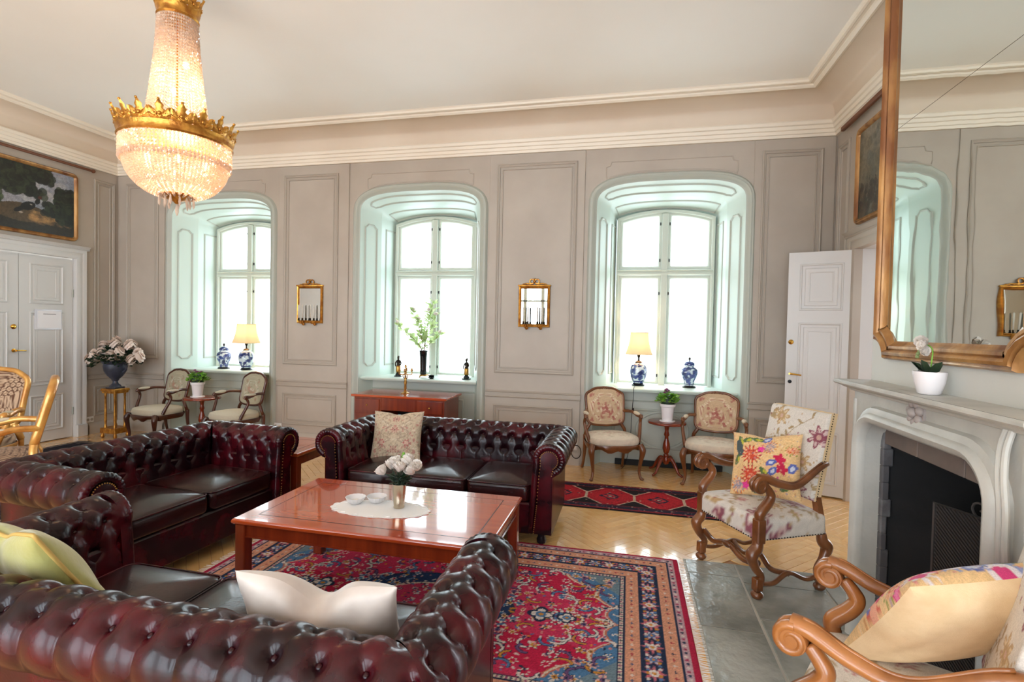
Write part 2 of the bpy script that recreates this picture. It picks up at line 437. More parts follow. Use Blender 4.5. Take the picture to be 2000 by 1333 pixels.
# ================================================================== THE ROOM
def back(u, v, h): return (u, D-h, v)
def left(u, v, h): return (WL+h, u, v)
def right(u, v, h): return (WR-h, u, v)
PANEL_PROF = [(0, 0), (0, .012), (.012, .020), (.022, .014), (.030, .014), (.036, .004), (.055, .004), (.060, .010), (.068, .010), (.072, 0)]
THIN_PROF = [(0, 0), (.004, .010), (.014, .014), (.024, .008), (.030, 0)]

# ---- arch outlines of the window recess, from left foot round to right foot
def arch_outer(hw=.785, zs=2.95, h=.27, p=3.2, n=28, z0=0):
    pts = [(-hw, z0 + (zs-z0)*i/6) for i in range(6)]
    for i in range(n+1):
        a = -PI/2 + PI*i/n; t = math.sin(a)
        t = math.copysign(abs(t)**.8, t)
        pts.append((hw*t, zs + h*max(0, 1-abs(t)**p)**(1/p)))
    pts += [(hw, zs - (zs-z0)*i/6) for i in range(1, 7)]
    return pts
def arch_mid(): return arch_outer(.650, 2.97, .145, 3.4)
def arch_in(hw=.570, zs=2.93, rise=.10, n=28, z0=0):
    pts = [(-hw, z0 + (zs-z0)*i/6) for i in range(6)]
    for i in range(n+1):
        a = -PI/2 + PI*i/n; t = math.sin(a); t = math.copysign(abs(t)**.8, t)
        pts.append((hw*t, zs + rise*(1-t*t)))
    pts += [(hw, zs - (zs-z0)*i/6) for i in range(1, 7)]
    return pts
AO, AM, AI = arch_outer(), arch_mid(), arch_in()
YM, YW = 6.22, 6.52

wb = MB()
def wall_bay(mb, c, W0, W1, fn, top=3.62):
    """wall face round one arched opening; W0/W1 = left and right limits"""
    for i in range(len(AO)-1):
        (x0, z0), (x1, z1) = AO[i], AO[i+1]
        def outer(x, z, k):
            if k <= 6: return (W0, min(z, top)) if k < 6 else (W0, z)
            if k >= len(AO)-7: return (W1, z)
            return (c+x, top)
        a, b = outer(x0, z0, i), outer(x1, z1, i+1)
        mb.add([fn(c+x0, z0, 0), fn(c+x1, z1, 0), fn(b[0], b[1], 0), fn(a[0], a[1], 0)], [(0, 1, 2, 3)])
    k = len(AO)-7
    mb.add([fn(W0, AO[6][1], 0), fn(c+AO[7][0], top, 0), fn(W0, top, 0)], [(0, 1, 2)])
    mb.add([fn(W1, AO[k][1], 0), fn(c+AO[k-1][0], top, 0), fn(W1, top, 0)], [(0, 1, 2)])
SEG = [(-6.30, -4.50), (-3.48, -1.65), (-.52, 1.25)]      # bay limits
for c, (a, b) in zip(WINX, SEG): wall_bay(wb, c, a, b, back)
for a, b in ((WL-.3, -6.30), (-4.50, -3.48), (-1.65, -.52), (1.25, WR+.3)):
    wb.add([back(a, 0, 0), back(b, 0, 0), back(b, 3.62, 0), back(a, 3.62, 0)], [(0, 1, 2, 3)])
wb.add([back(WL-.3, 3.62, 0), back(WR+.3, 3.62, 0), back(WR+.3, 4.1, 0), back(WL-.3, 4.1, 0)], [(0, 1, 2, 3)])
wall_back = tag(wb.build('wall_back', M['wall'], smooth=0), kind='structure')

PANELS = [(-7.09, -6.30, -6.95, -6.40), (-4.50, -3.48, -4.41, -3.63), (-1.65, -.52, -1.55, -.61), (1.25, 2.03, 1.33, 1.91)]
for a, b, p, q in PANELS:
    bd = MB(); bd.cbox(a+.004, b-.004, D-.016, D+.004, .14, 3.597, .004)
    bo = bd.build('wall_panel', M['wall'], wall_back, 0)
    def bk(u, v, h): return (u, D-.016-h, v)
    for z0, z1 in ((1.03, 3.48), (.24, .655)):
        m = MB(); m.moulding(rect(p, q, z0, z1), PANEL_PROF, bk); m.build('panel_moulding', M['groove'], bo, 30)
    m = MB(); m.moulding([(a, .74), (b, .74)], [(0, 0), (0, .012), (.012, .02), (.02, .012), (.06, .012), (.068, .022), (.08, .01), (.085, 0)], bk, closed=False)
    m.build('chair_rail', M['groove'], bo, 30)
    m = MB(); m.moulding([(a, .0), (b, .0)], [(0, 0), (0, .026), (.11, .026), (.125, .018), (.14, .016), (.15, 0)], bk, closed=False)
    m.build('skirting', M['wall'], bo, 30)

# ---- spandrel panels over the arches
for c in WINX:
    sp = [(c-.70, 3.30), (c-.70, 3.40), (c-.655, 3.415), (c-.64, 3.46), (c+.64, 3.46), (c+.655, 3.415), (c+.70, 3.40), (c+.70, 3.30)]
    arc = [(c+x*1.0, z+.105) for x, z in AO if abs(x) < .70 and z > 3.0][::-1]
    pth = (sp + arc)[::-1]
    m = MB(); m.moulding(pth, [(0, 0), (.003, .006), (.010, .007), (.016, 0)], back); m.build('spandrel_moulding', M['wall'], wall_back, 30)

def make_window(num, c, sgn, y0, with_detail=True):
    """arched window recess; sgn +1 = far wall (recess runs to +Y), -1 = wall behind the camera"""
    yy = lambda y: y0 + sgn*(y-D)
    root = bpy.data.objects.new('window_%d' % num, None); COL.objects.link(root); tag(root, kind='structure'); root.location = (c, y0, 0)
    def P(x, y, z): return (x, yy(y)-y0, z)
    n = len(AO)
    # casing: moulded architrave round the opening
    def cm(u, v, h): return (u, -sgn*h, v)
    m = MB(); m.moulding(AO, [(0, -.005), (0, .006), (.02, .012), (.03, .026), (.05, .034), (.062, .028), (.075, .030), (.09, .016), (.098, 0)], cm, closed=False)
    m.build('architrave', M['casing'], root, 40)
    # splayed reveal in two stages
    for A, B, ya, yb in ((AO, AM, D, YM), (AM, AI, YM, YW+.10)):
        m = MB(); K = 4
        for j in range(K+1):
            t = j/K
            m.v += [P(a[0]*(1-t)+b[0]*t, ya*(1-t)+yb*t, a[1]*(1-t)+b[1]*t) for a, b in zip(A, B)]
        for j in range(K):
            m.f += [(j*n+i, j*n+i+1, (j+1)*n+i+1, (j+1)*n+i) for i in range(n-1)]
        rv = m.build('reveal', M['reveal'], root, 40)
        if not with_detail: continue
        def loft(s, w):
            k = min(int(s), n-2); t = s-k
            a = np.array(A[k])*(1-t)+np.array(A[k+1])*t; b = np.array(B[k])*(1-t)+np.array(B[k+1])*t
            q = a*(1-w)+b*w; return np.array(P(q[0], ya*(1-w)+yb*w, q[1]))
        # raised panel mouldings on the two cheeks (vertical part) and on the soffit, coloured darker to stand in for groove shade
        oct_ = ya == D
        def sidepath(side):
            z0, z1 = 1.03, 2.86 if oct_ else 2.84
            w0, w1 = (.20, .80) if oct_ else (.22, .74)
            k = .040 if oct_ else 0
            p = [(w0, z0+k), (w0+.05, z0+k), (w0+.17, z0), (w1-.17, z0), (w1-.05, z0+k), (w1, z0+k), (w1, z1-k), (w1-.05, z1-k), (w1-.17, z1), (w0+.17, z1), (w0+.05, z1-k), (w0, z1-k)] if oct_ else rect(w0, w1, z0, z1)
            return p
        Ln = abs(yb-ya)
        for side in (-1, 1):
            xa, xb = A[2][0], B[2][0]
            def mp(u, v, h):
                w = u/Ln
                x = (abs(xa)*(1-w)+abs(xb)*w - h)*side
                return P(x, ya*(1-w)+yb*w, v)
            pth = [(u*Ln, v) for u, v in sidepath(side)]
            mm = MB(); mm.moulding(pth, [(0, -.002), (.002, .009), (.010, .012), (.018, .007), (.024, -.002)], mp); mm.build('reveal_moulding', M['casing'], rv, 30)
        # soffit
        s0, s1 = (9.5, 30.5); pth = []
        w0, w1 = .22, .72
        N = 20
        low = [(s0+(s1-s0)*i/N, w0) for i in range(N+1)]; hi = [(s1-(s1-s0)*i/N, w1) for i in range(N+1)]
        if oct_:
            low = [(s0-.4, w0+.12), (s0, w0+.08)]+low[1:-1]+[(s1, w0+.08), (s1+.4, w0+.12)]
            hi = [(s1+.4, w1-.12), (s1, w1-.08)]+hi[1:-1]+[(s0, w1-.08), (s0-.4, w1-.12)]
        pth = [(s*.055, w*Ln) for s, w in low+hi]
        def ms(u, v, h):
            q = loft(max(0, min(n-1.001, u/.055)), v/Ln)
            q2 = q.copy(); q2[2] -= h; return tuple(q2)
        mm = MB(); mm.moulding(pth, [(0, -.002), (.002, .009), (.010, .012), (.018, .007), (.024, -.002)], ms); mm.build('reveal_moulding', M['casing'], rv, 30)
    # sill
    m = MB()
    for a, b in ((.765, .90),):
        sy = [(5.945, .875), (5.935, .882), (5.932, .892), (5.936, .902), (5.948, .906), (6.60, .906), (6.60, .870), (5.945, .870)]
        hwf = [.775-.45*(max(y, D)-D) if y < YM else .640-.25*(y-YM) for y, z in sy]
        m.v = [P(-h, y, z) for h, (y, z) in zip(hwf, sy)]+[P(h, y, z) for h, (y, z) in zip(hwf, sy)]
        k = len(sy); m.f = [(i, (i+1) % k, k+(i+1) % k, k+i) for i in range(k)]+[tuple(range(k)), tuple(range(k, 2*k))[::-1]]
    m.build('sill', M['reveal'], root, 30)
    # apron panel under the sill with mouldings
    m = MB(); m.add([P(-.72, 6.12, 0), P(.72, 6.12, 0), P(.72, 6.12, .89), P(-.72, 6.12, .89)], [(0, 1, 2, 3)])
    ap = m.build('apron_panel', M['casing'], root, 0)
    def am(u, v, h): return P(u, 6.12-h, v)
    if with_detail:
        m = MB(); m.moulding([(-.71, .735), (.71, .735)], [(0, 0), (0, .008), (.012, .014), (.02, 0)], am, closed=False); m.build('apron_rail', M['casing'], ap, 30)
        m = MB(); m.moulding(rect(-.56, .56, .20, .66), THIN_PROF, am); m.build('apron_moulding', M['casing'], ap, 30)
        circ = [(.30*math.cos(2*PI*i/36), .42+.20*math.sin(2*PI*i/36)*1.12) for i in range(36)]
        m = MB(); m.moulding(circ, [(0, 0), (.004, .01), (.014, .013), (.026, .008), (.03, 0)], am); m.build('round_moulding', M['casing'], ap, 40)
        m = MB(); m.cbox(-.52, .66, P(0, 6.085, 0)[1], P(0, 6.118, 0)[1], .0, .065, .003) if sgn > 0 else m.cbox(-.5, .5, P(0, 6.118, 0)[1], P(0, 6.085, 0)[1], .0, .06, .003)
        m.build('vent_strip', M['black'], ap, 0)
    # the window itself: frame, mullion, transom, four sashes with panes
    def wm(u, v, h): return P(u, YW-h, v)
    Fi = arch_in(z0=.90)
    m = MB(); m.moulding(Fi[::-1], [(0, -.08), (0, .03), (.0, .045), (.02, .05), (.035, .045), (.042, .02), (.042, -.08)], lambda u, v, h: wm(u, v, h), closed=False)
    m.build('frame', M['sash'], root, 30)
    m = MB(); m.cbox(-.038, .038, *sorted((P(0, YW-.055, 0)[1], P(0, YW+.05, 0)[1])), .90, 2.985, .006); m.build('mullion', M['sash'], root, 0)
    m = MB()
    m.moulding([(-.555, 2.235), (.555, 2.235)], [(0, -.05), (0, .04), (.012, .055), (.03, .058), (.05, .05), (.062, .062), (.075, .05), (.08, -.05)], wm, closed=False)
    m.build('transom', M['sash'], root, 30)
    def top(x): return 2.93-.018+.10*(1-(x/.57)**2)
    sw = .036
    for sx in (-1, 1):
        for up in (0, 1):
            x0, x1 = .040, .530
            if up:
                xs = np.linspace(x0, x1, 9); out = [(x0, 2.318), (x1, 2.318)]+[(x, top(x)-.02) for x in xs[::-1]]
            else: out = rect(x0, x1, .915, 2.232)
            out = [(sx*x, z) for x, z in out]
            if sx < 0: out = out[::-1]
            m = MB(); m.moulding(out, [(0, -.03), (0, .022), (sw*.7, .022), (sw, .008), (sw, -.03)], wm)
            so = m.build('sash', M['sash'], root, 30)
            m = MB(); m.v = [wm(x, z, 0) for x, z in out]; m.f = [tuple(range(len(out)))]
            m.build('pane', M['glass'], so, 0)
            if with_detail:
                for zz in ((2.42, 2.86) if up else (1.02, 2.02)):
                    h = MB(); h.tube([wm(sx*.055, zz-.018, .026), wm(sx*.055, zz+.018, .026)], .0065, 6); h.ball(wm(sx*.055, zz, .034), .008, 6, 4)
                    h.build('latch', M['darkmetal'], so)
    return root
for i, c in enumerate(WINX): make_window(i+1, c, 1, D)

# ---- the wall behind the camera: window openings enlarged to full height to add front daylight (seen only in the mirrors)
fm = MB()
def front(u, v, h): return (u, YB+h, v)
edges = [WL-.3]+[e for c in WINX for e in (c-1.08, c+1.08)]+[WR+.3]
for a, b in zip(edges[::2], edges[1::2]): fm.box(a, b, YB-.3, YB, 0, 3.48)
fm.box(WL-.3, WR+.3, YB-.3, YB, 3.48, 4.1)
tag(fm.build('wall_front', M['wall'], smooth=0), kind='structure')
for i, c in enumerate(WINX):
    root = bpy.data.objects.new('window_%d' % (i+4), None); COL.objects.link(root); tag(root, kind='structure'); root.location = (c, YB-.15, 0)
    for k in range(4):
        x0 = -1.08+.54*k
        m = MB(); m.moulding(rect(x0, x0+.54, .02, 3.47), [(0, -.02), (0, .02), (.05, .02), (.05, -.02)], lambda u, v, h: (u, h, v)); so = m.build('sash', M['sash'], root, 30)
        m = MB(); m.cbox(x0, x0+.54, -.02, .02, 2.38, 2.44, .004); m.build('glazing_bar', M['sash'], so, 0)
        m = MB(); m.add([(x0, 0, .02), (x0+.54, 0, .02), (x0+.54, 0, 3.47), (x0, 0, 3.47)], [(0, 1, 2, 3)]); m.build('pane', M['glass2'], so, 0)

# ---- left wall: double door, overdoor picture
lw = MB()
lw.add([left(YB-.3, 0, 0), left(4.08, 0, 0), left(4.08, 4.1, 0), left(YB-.3, 4.1, 0)], [(0, 1, 2, 3)])
lw.add([left(4.08, 2.36, 0), left(5.34, 2.36, 0), left(5.34, 4.1, 0), left(4.08, 4.1, 0)], [(0, 1, 2, 3)])
lw.add([left(5.34, 0, 0), left(D+.3, 0, 0), left(D+.3, 4.1, 0), left(5.34, 4.1, 0)], [(0, 1, 2, 3)])
wall_left = tag(lw.build('wall_left', M['wall'], smooth=0), kind='structure')
def lf(u, v, h): return (WL+h, u, v)
m = MB(); m.moulding(rect(5.57, 5.86, 1.03, 3.47), PANEL_PROF, lf); m.build('panel_moulding', M['groove'], wall_left, 30)
m = MB(); m.moulding(rect(5.57, 5.86, .24, .655), PANEL_PROF, lf); m.build('panel_moulding', M['groove'], wall_left, 30)
m = MB(); m.moulding([(5.49, .74), (5.915, .74)], [(0, 0), (0, .012), (.012, .02), (.02, .012), (.06, .012), (.068, .022), (.08, .01), (.085, 0)], lf, closed=False); m.build('chair_rail', M['groove'], wall_left, 30)
m = MB(); m.moulding([(5.50, 0), (5.915, 0)], [(0, 0), (0, .026), (.11, .026), (.125, .018), (.15, 0)], lf, closed=False); m.build('skirting', M['wall'], wall_left, 30)

def door_leaf(root, u0, u1, z0, z1, fn, panels, t=.045, side=1):
    """one leaf with raised-and-fielded panels on the face h=0"""
    b = MB(); pts = rect(u0, u1, z0, z1); b.prism(pts, fn, -t, 0)
    lf_ = b.build('leaf', M['door'], root, 0)
    w = u1-u0
    for a, c in panels:
        m = MB(); m.moulding(rect(u0+.10*w/.55, u1-.10*w/.55, a, c), [(0, 0), (.004, .010), (.014, .012), (.02, .002), (.036, -.004), (.05, .006), (.06, .006), (.075, .001), (.085, .004), (.09, 0)], fn)
        m.build('door_panel', M['door'], lf_, 30)
    return lf_
dl = bpy.data.objects.new('door_1', None); COL.objects.link(dl); tag(dl, kind='structure')
def ld(u, v, h): return (WL-.03+h, u, v)
PZ = [(.16, .62), (.74, 1.60), (1.71, 2.22)]
for a, b in ((4.10, 4.706), (4.712, 5.318)):
    lf0 = door_leaf(dl, a, b, .012, 2.335, ld, [(.14, .60), (.72, 1.64), (1.74, 2.24)])
    if a < 4.5:
        h = MB(); h.tube([ld(4.655, 1.17, .0), ld(4.655, 1.17, .05)], .011, 8); h.tube([ld(4.655, 1.17, .05), ld(4.70, 1.17, .055), ld(4.755, 1.165, .05)], [.011, .009, .008], 8); h.build('door_handle', M['brass'], lf0)
        h = MB(); h.lathe([(.03, 0), (.03, .006), (.02, .012), (.012, .02), (.0001, .022)], 16).xf(lambda x, y, z: ld(4.655+x, 1.455+y, z)); h.build('lock', M['brass'], lf0)
        h = MB(); h.lathe([(.022, 0), (.022, .006), (.0001, .008)], 12).xf(lambda x, y, z: ld(4.655+x, 1.17+y, z)); h.build('escutcheon', M['brass'], lf0)
    else:
        for z in (.35, 1.9):
            h = MB(); h.tube([ld(5.322, z-.05, .006), ld(5.322, z+.05, .006)], .008, 6); h.build('hinge', M['casing'], lf0)
CAS = [(0, -.05), (0, .02), (-.02, .03), (-.05, .034), (-.07, .028), (-.09, .04), (-.115, .044), (-.12, 0)]
m = MB(); m.moulding([(4.085, 0), (4.085, 2.355), (5.335, 2.355), (5.335, 0)][::-1], CAS, left, closed=False); m.build('door_casing', M['door'], dl, 30)
m = MB(); m.moulding([(3.94, 2.47), (5.48, 2.47)], [(0, 0), (0, .045), (.012, .06), (.02, .05), (.04, .07), (.05, .08), (.055, 0)], left, closed=False); m.build('door_lintel', M['door'], dl, 30)
for u in (5.335, 3.96):
    m = MB(); m.cbox(WL, WL+.055, u-.005, u+.125, 0, .16, .005); m.build('plinth', M['door'], dl, 0)

m = MB(); m.box(WL-.25, WL-.08, 4.0, 5.45, -.05, 2.5); m.build('door_backing', M['door'], dl, 0)  # unseen box added behind the leaves to stop sky light at the gaps

# ---- right wall: door opening with one leaf swung open
DY0, DY1 = 4.20, 5.36
rw = MB()
rw.add([right(YB-.3, 0, 0), right(DY0, 0, 0), right(DY0, 4.1, 0), right(YB-.3, 4.1, 0)], [(0, 1, 2, 3)])
rw.add([right(DY0, 2.36, 0), right(DY1, 2.36, 0), right(DY1, 4.1, 0), right(DY0, 4.1, 0)], [(0, 1, 2, 3)])
rw.add([right(DY1, 0, 0), right(D+.3, 0, 0), right(D+.3, 4.1, 0), right(DY1, 4.1, 0)], [(0, 1, 2, 3)])
wall_right = tag(rw.build('wall_right', M['wall'], smooth=0), kind='structure')
m = MB(); m.moulding(rect(5.57, 5.84, 1.03, 3.46)[::-1], [(-a, b) for a, b in PANEL_PROF], right); m.build('panel_moulding', M['groove'], wall_right, 30)
m = MB(); m.moulding([(5.50, 0), (5.915, 0)], [(0, 0), (0, .026), (.11, .026), (.125, .018), (.15, 0)], right, closed=False); m.build('skirting', M['wall'], wall_right, 30)
dr = bpy.data.objects.new('door_2', None); COL.objects.link(dr); tag(dr, kind='structure')
m = MB(); m.moulding([(DY0, 0), (DY0, 2.36), (DY1, 2.36), (DY1, 0)][::-1], CAS, right, closed=False); m.build('door_casing', M['wall'], dr, 30)
m = MB(); m.moulding([(DY0-.14, 2.47), (DY1+.14, 2.47)], [(0, 0), (0, .045), (.012, .06), (.02, .05), (.04, .07), (.05, .08), (.055, 0)], right, closed=False); m.build('door_lintel', M['wall'], dr, 30)
m = MB()   # deep jamb of the opening
m.add([(WR+.05, DY1, 0), (WR+.32, DY1, 0), (WR+.32, DY1, 2.36), (WR+.05, DY1, 2.36)], [(0, 1, 2, 3)])
m.add([(WR+.05, DY0, 0), (WR+.32, DY0, 0), (WR+.32, DY0, 2.36), (WR+.05, DY0, 2.36)], [(0, 1, 2, 3)])
m.add([(WR+.05, DY0, 2.36), (WR+.32, DY0, 2.36), (WR+.32, DY1, 2.36), (WR+.05, DY1, 2.36)], [(0, 1, 2, 3)])
m.build('door_jamb', M['door'], dr, 0)
hx, hy = WR+.012, 5.372; ang = math.atan2(.185, -.535)
ca, sa = math.cos(ang), math.sin(ang); LW = .56
# face normal of the leaf looks toward the camera (-Y)
def rd(u, v, h):
    nx, ny = (sa, -ca) if -ca < 0 else (-sa, ca)
    return (hx+ca*u+nx*h, hy+sa*u+ny*h, v)
b = MB()
leaf2 = door_leaf(dr, .0, LW, .015, 2.355, rd, [])
for a, c in ((.12, .62), (.76, 1.67), (1.79, 2.24)):
    m = MB(); m.moulding(rect(.10, LW-.10, a, c), [(0, 0), (.004, .010), (.014, .012), (.02, .002), (.036, -.004), (.05, .006), (.06, .006), (.075, .001), (.085, .004), (.09, 0)], rd)
    m.build('door_panel', M['door'], leaf2, 30)
h = MB(); h.tube([rd(LW-.04, 1.17, 0), rd(LW-.04, 1.17, .05)], .010, 8); h.tube([rd(LW-.045, 1.17, .05), rd(LW-.10, 1.165, .055), rd(LW-.14, 1.16, .05)], [.010, .008, .007], 8); h.build('door_handle', M['brass'], leaf2)
h = MB(); h.lathe([(.024, 0), (.024, .006), (.016, .012), (.0001, .02)], 14).xf(lambda x, y, z: rd(LW-.04+x, 1.48+y, z)); h.build('lock', M['brass'], leaf2)
h = MB(); h.lathe([(.018, 0), (.018, .004), (.0001, .006)], 12).xf(lambda x, y, z: rd(LW-.04+x, 1.09+y, z)); h.build('keyhole', M['darkmetal'], leaf2)
# room beyond the opening
m = MB(); m.add([(WR+.32, 2.6, 0), (WR+2.4, 2.6, 0), (WR+2.4, 7.2, 0), (WR+.32, 7.2, 0)], [(0, 1, 2, 3)])
m.build('passage_floor', M['oakdark'], dr, 0)
m = MB()
m.add([(WR+2.4, 2.6, 0), (WR+2.4, 7.2, 0), (WR+2.4, 7.2, 3), (WR+2.4, 2.6, 3)], [(0, 1, 2, 3)])
m.add([(WR+.32, 2.6, 0), (WR+2.4, 2.6, 0), (WR+2.4, 2.6, 3), (WR+.32, 2.6, 3)], [(0, 1, 2, 3)])
m.add([(WR+.32, 5.36, 0), (WR+.32, 7.2, 0), (WR+.32, 7.2, 3), (WR+.32, 5.36, 3)], [(0, 1, 2, 3)])
m.add([(WR+.3, 2.6, 3), (WR+2.4, 2.6, 3), (WR+2.4, 7.2, 3), (WR+.3, 7.2, 3)], [(0, 1, 2, 3)])
m.build('passage_wall', M['door'], dr, 0)

# ---- cornice, cove and ceiling frame, mitred round the room
room = [(WL, YB), (WR, YB), (WR, D), (WL, D)]
def rm(u, v, h): return (u, v, h)
m = MB(); m.moulding(room, [(0, 3.598), (.030, 3.598), (.034, 3.625), (.046, 3.63), (.05, 3.662), (.064, 3.668), (.068, 3.70), (.084, 3.708), (.090, 3.738), (.080, 3.752), (.055, 3.756)], rm)
tag(m.build('trim_1', M['trim'], smooth=30), kind='structure')
cv = [(.055, 3.756)]+[(.055+.25*(1-math.cos(PI/2*i/10)), 3.79+.20*math.sin(PI/2*i/10)) for i in range(11)]
m = MB(); m.moulding(room, cv, rm); tag(m.build('trim_2', M['cove'], smooth=60), kind='structure')
m = MB(); m.moulding(room, [(.300, 3.992), (.302, 3.978), (.325, 3.970), (.345, 3.985), (.350, 4.0), (.375, 4.0), (.385, 3.992), (.402, 3.998), (.406, 4.018), (.42, 4.03)], rm)
tag(m.build('trim_3', M['trim'], smooth=30), kind='structure')
m = MB(); m.add([(WL-.2, YB-.2, CEIL), (WR+.2, YB-.2, CEIL), (WR+.2, D+.2, CEIL), (WL-.2, D+.2, CEIL)], [(0, 1, 2, 3)])
tag(m.build('ceiling', M['ceiling'], smooth=0), kind='structure')

# ---- floor: herringbone oak blocks, stone slabs before the hearth
fb = MB(); fb.box(WL-.3, WR+.3, YB-.2, 6.7, -.12, -.006)
floor = tag(fb.build('floor', M['oakdark'], smooth=0), kind='structure')
BL, BW = .42, .07
blocks = []
def herring():
    # herringbone at 45 degrees to the walls: blocks in a rotated lattice
    k = 6
    c45 = math.sqrt(.5)
    out = []
    R_ = 170
    for i in range(-R_, R_):
        for j in range(-12, 13):
            for kind in (0, 1):
                if kind == 0: cx, cy = (i+2*k*j+k/2)*BW, (i+.5)*BW
                else: cx, cy = (i+.5)*BW, (i-2*k*j-2*k+1+k/2)*BW
                X = (cx-cy)*c45 - 2.5; Y = (cx+cy)*c45 + 2.0
                if WL-.2 < X < WR+.2 and YB-.1 < Y < 6.3: out.append((X, Y, kind))
    return out
blocks = herring()
def block_mesh(ang):
    g = .0009; ch = .0012; hx_, hy_ = BL/2-g, BW/2-g
    v = [(-hx_, -hy_, -.008), (hx_, -hy_, -.008), (hx_, hy_, -.008), (-hx_, hy_, -.008)]
    v += [(-hx_, -hy_, -ch), (hx_, -hy_, -ch), (hx_, hy_, -ch), (-hx_, hy_, -ch)]
    v += [(-hx_+ch, -hy_+ch, 0), (hx_-ch, -hy_+ch, 0), (hx_-ch, hy_-ch, 0), (-hx_+ch, hy_-ch, 0)]
    f = [(8, 9, 10, 11)]+[(a, (a+1) % 4, 4+(a+1) % 4, 4+a) for a in range(4)]+[(4+a, 4+(a+1) % 4, 8+(a+1) % 4, 8+a) for a in range(4)]
    c, s_ = math.cos(ang), math.sin(ang)
    return [(x*c-y*s_, x*s_+y*c, z) for x, y, z in v], f
BM = [block_mesh(RAD(45)), block_mesh(RAD(135))]
bme = []
for v, f in BM:
    t = MB(); t.v = v; t.f = f; bme.append(t.mesh(M['oak'], 0))
def under(X, Y):
    if .42 < X < 1.3 and Y < 3.6: return True
    return False
vis = []
for b in blocks:
    X, Y, k = b
    if under(X, Y): continue
    seen = (X > -.55 and 3.55 < Y and not (-.55 < X < .75 and 4.62 < Y < 5.05)) or (X < -3.4 and Y > 3.6 and X > -6.9 and Y > 4.2 and X < -5.5) or (-3.0 < X < -2.3 and 3.6 < Y < 4.6)
    d = math.hypot(X, Y)
    vis.append((d if seen else d+100, b))
vis.sort(key=lambda t: t[0])
for d, (X, Y, k) in vis[:300]: link('plank', bme[k], floor, (X, Y, 0))
rest = [b for d, b in vis[300:]]
V = np.concatenate([np.array(BM[k][0])+np.array((X, Y, 0)) for X, Y, k in rest]); F_ = []
for i, (X, Y, k) in enumerate(rest): F_ += [tuple(a+12*i for a in q) for q in BM[k][1]]
me = bpy.data.meshes.new('planks'); me.from_pydata(V.tolist(), [], F_)
a = me.attributes.new('rnd', 'FLOAT', 'FACE'); a.data.foreach_set('value', np.repeat(rng.random(len(rest)), 9).astype(np.float32))
finish(me, M['oak'], 0); tag(link('planks', me, floor), kind='stuff')
# slabs
mb = MB(); mb.box(.40, 1.32, .2, 3.665, -.01, .0015); mb.build('slab_bed', M['mortar'], floor, 0)
cols = [(.41, .725, [3.66, 3.46, 2.84, 2.20, 1.55, .9, .25]), (.733, 1.20, [3.66, 3.40, 2.98, 2.36, 1.7, 1.0, .25]), (1.208, 1.315, [3.66, 3.2, 2.5, 1.8, 1.1, .25])]
for x0, x1, ys in cols:
    for y1, y0 in zip(ys[:-1], ys[1:]):
        mb = MB(); mb.cbox(x0+.003, x1-.003, y0+.006, y1-.003, -.02, .005+random.random()*.003, .003)
        for i, p in enumerate(mb.v): mb.v[i] = (p[0]+random.uniform(-.002, .002), p[1]+random.uniform(-.002, .002), p[2])
        mb.build('slab', M['slab'], floor, 0)
# ================================================================== CHIMNEY BREAST, FIREPLACE, MIRROR
XB, YBR = 1.300, 3.17         # breast face, far corner
YC, XS = 2.465, 1.19          # fireplace centre line, surround face
def br(u, v, h): return (XB-h, u, v)
def sf(u, v, h): return (XS-h, u, v)
# opening outline (u = Y, v = Z) from far foot over to near foot
def fp_arch(hw, zt, r, z0=0, n=8):
    pts = [(YC+hw, z0), (YC+hw, z0+.4), (YC+hw, zt-r)]
    pts += [(YC+hw-r+r*math.cos(RAD(90*i/n)), zt-r+r*math.sin(RAD(90*i/n))) for i in range(1, n+1)]
    pts += [(YC-hw+r-r*math.sin(RAD(90*i/n)), zt-r+r*math.cos(RAD(90*i/n))) for i in range(0, n+1)]
    pts += [(YC-hw, z0+.4), (YC-hw, z0)]
    return pts
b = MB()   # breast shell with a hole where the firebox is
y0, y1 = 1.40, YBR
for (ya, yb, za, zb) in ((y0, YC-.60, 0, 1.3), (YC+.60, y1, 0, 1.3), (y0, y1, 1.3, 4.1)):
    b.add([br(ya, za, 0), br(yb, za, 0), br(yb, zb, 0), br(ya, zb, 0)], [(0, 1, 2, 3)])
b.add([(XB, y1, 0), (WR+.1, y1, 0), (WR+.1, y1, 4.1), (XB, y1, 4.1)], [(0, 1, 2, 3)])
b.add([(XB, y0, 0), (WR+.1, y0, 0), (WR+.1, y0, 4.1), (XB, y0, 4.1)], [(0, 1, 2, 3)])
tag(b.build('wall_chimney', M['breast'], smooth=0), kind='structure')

fp = thing('fireplace', 'pale grey stone fireplace with curved opening and carved rosette', 'fireplace', (XS, YC, 0))
def loc_(mb):   # world -> local of the fireplace
    return mb.xf(lambda x, y, z: (x-XS, y-YC, z))
O1 = fp_arch(.475, 1.125, .13); HW = .62
m = MB(); n = len(O1)
def outl():
    r, n8 = .13, 8; zc = 1.125-r; o = [(YC+HW, 0), (YC+HW, .4), (YC+HW, zc)]
    def arc(t): return (HW, zc+(1.285-zc)*t*2) if t <= .5 else (HW-(HW-(.475-r))*(t-.5)*2, 1.285)
    o += [(YC+arc(i/n8)[0], arc(i/n8)[1]) for i in range(1, n8+1)]
    o += [(YC-arc(1-i/n8)[0], arc(1-i/n8)[1]) for i in range(0, n8+1)]
    return o+[(YC-HW, .4), (YC-HW, 0)]
O2 = outl()
for i in range(n-1):
    m.add([sf(*O1[i], 0), sf(*O1[i+1], 0), sf(*O2[i+1], 0), sf(*O2[i], 0)], [(0, 1, 2, 3)])
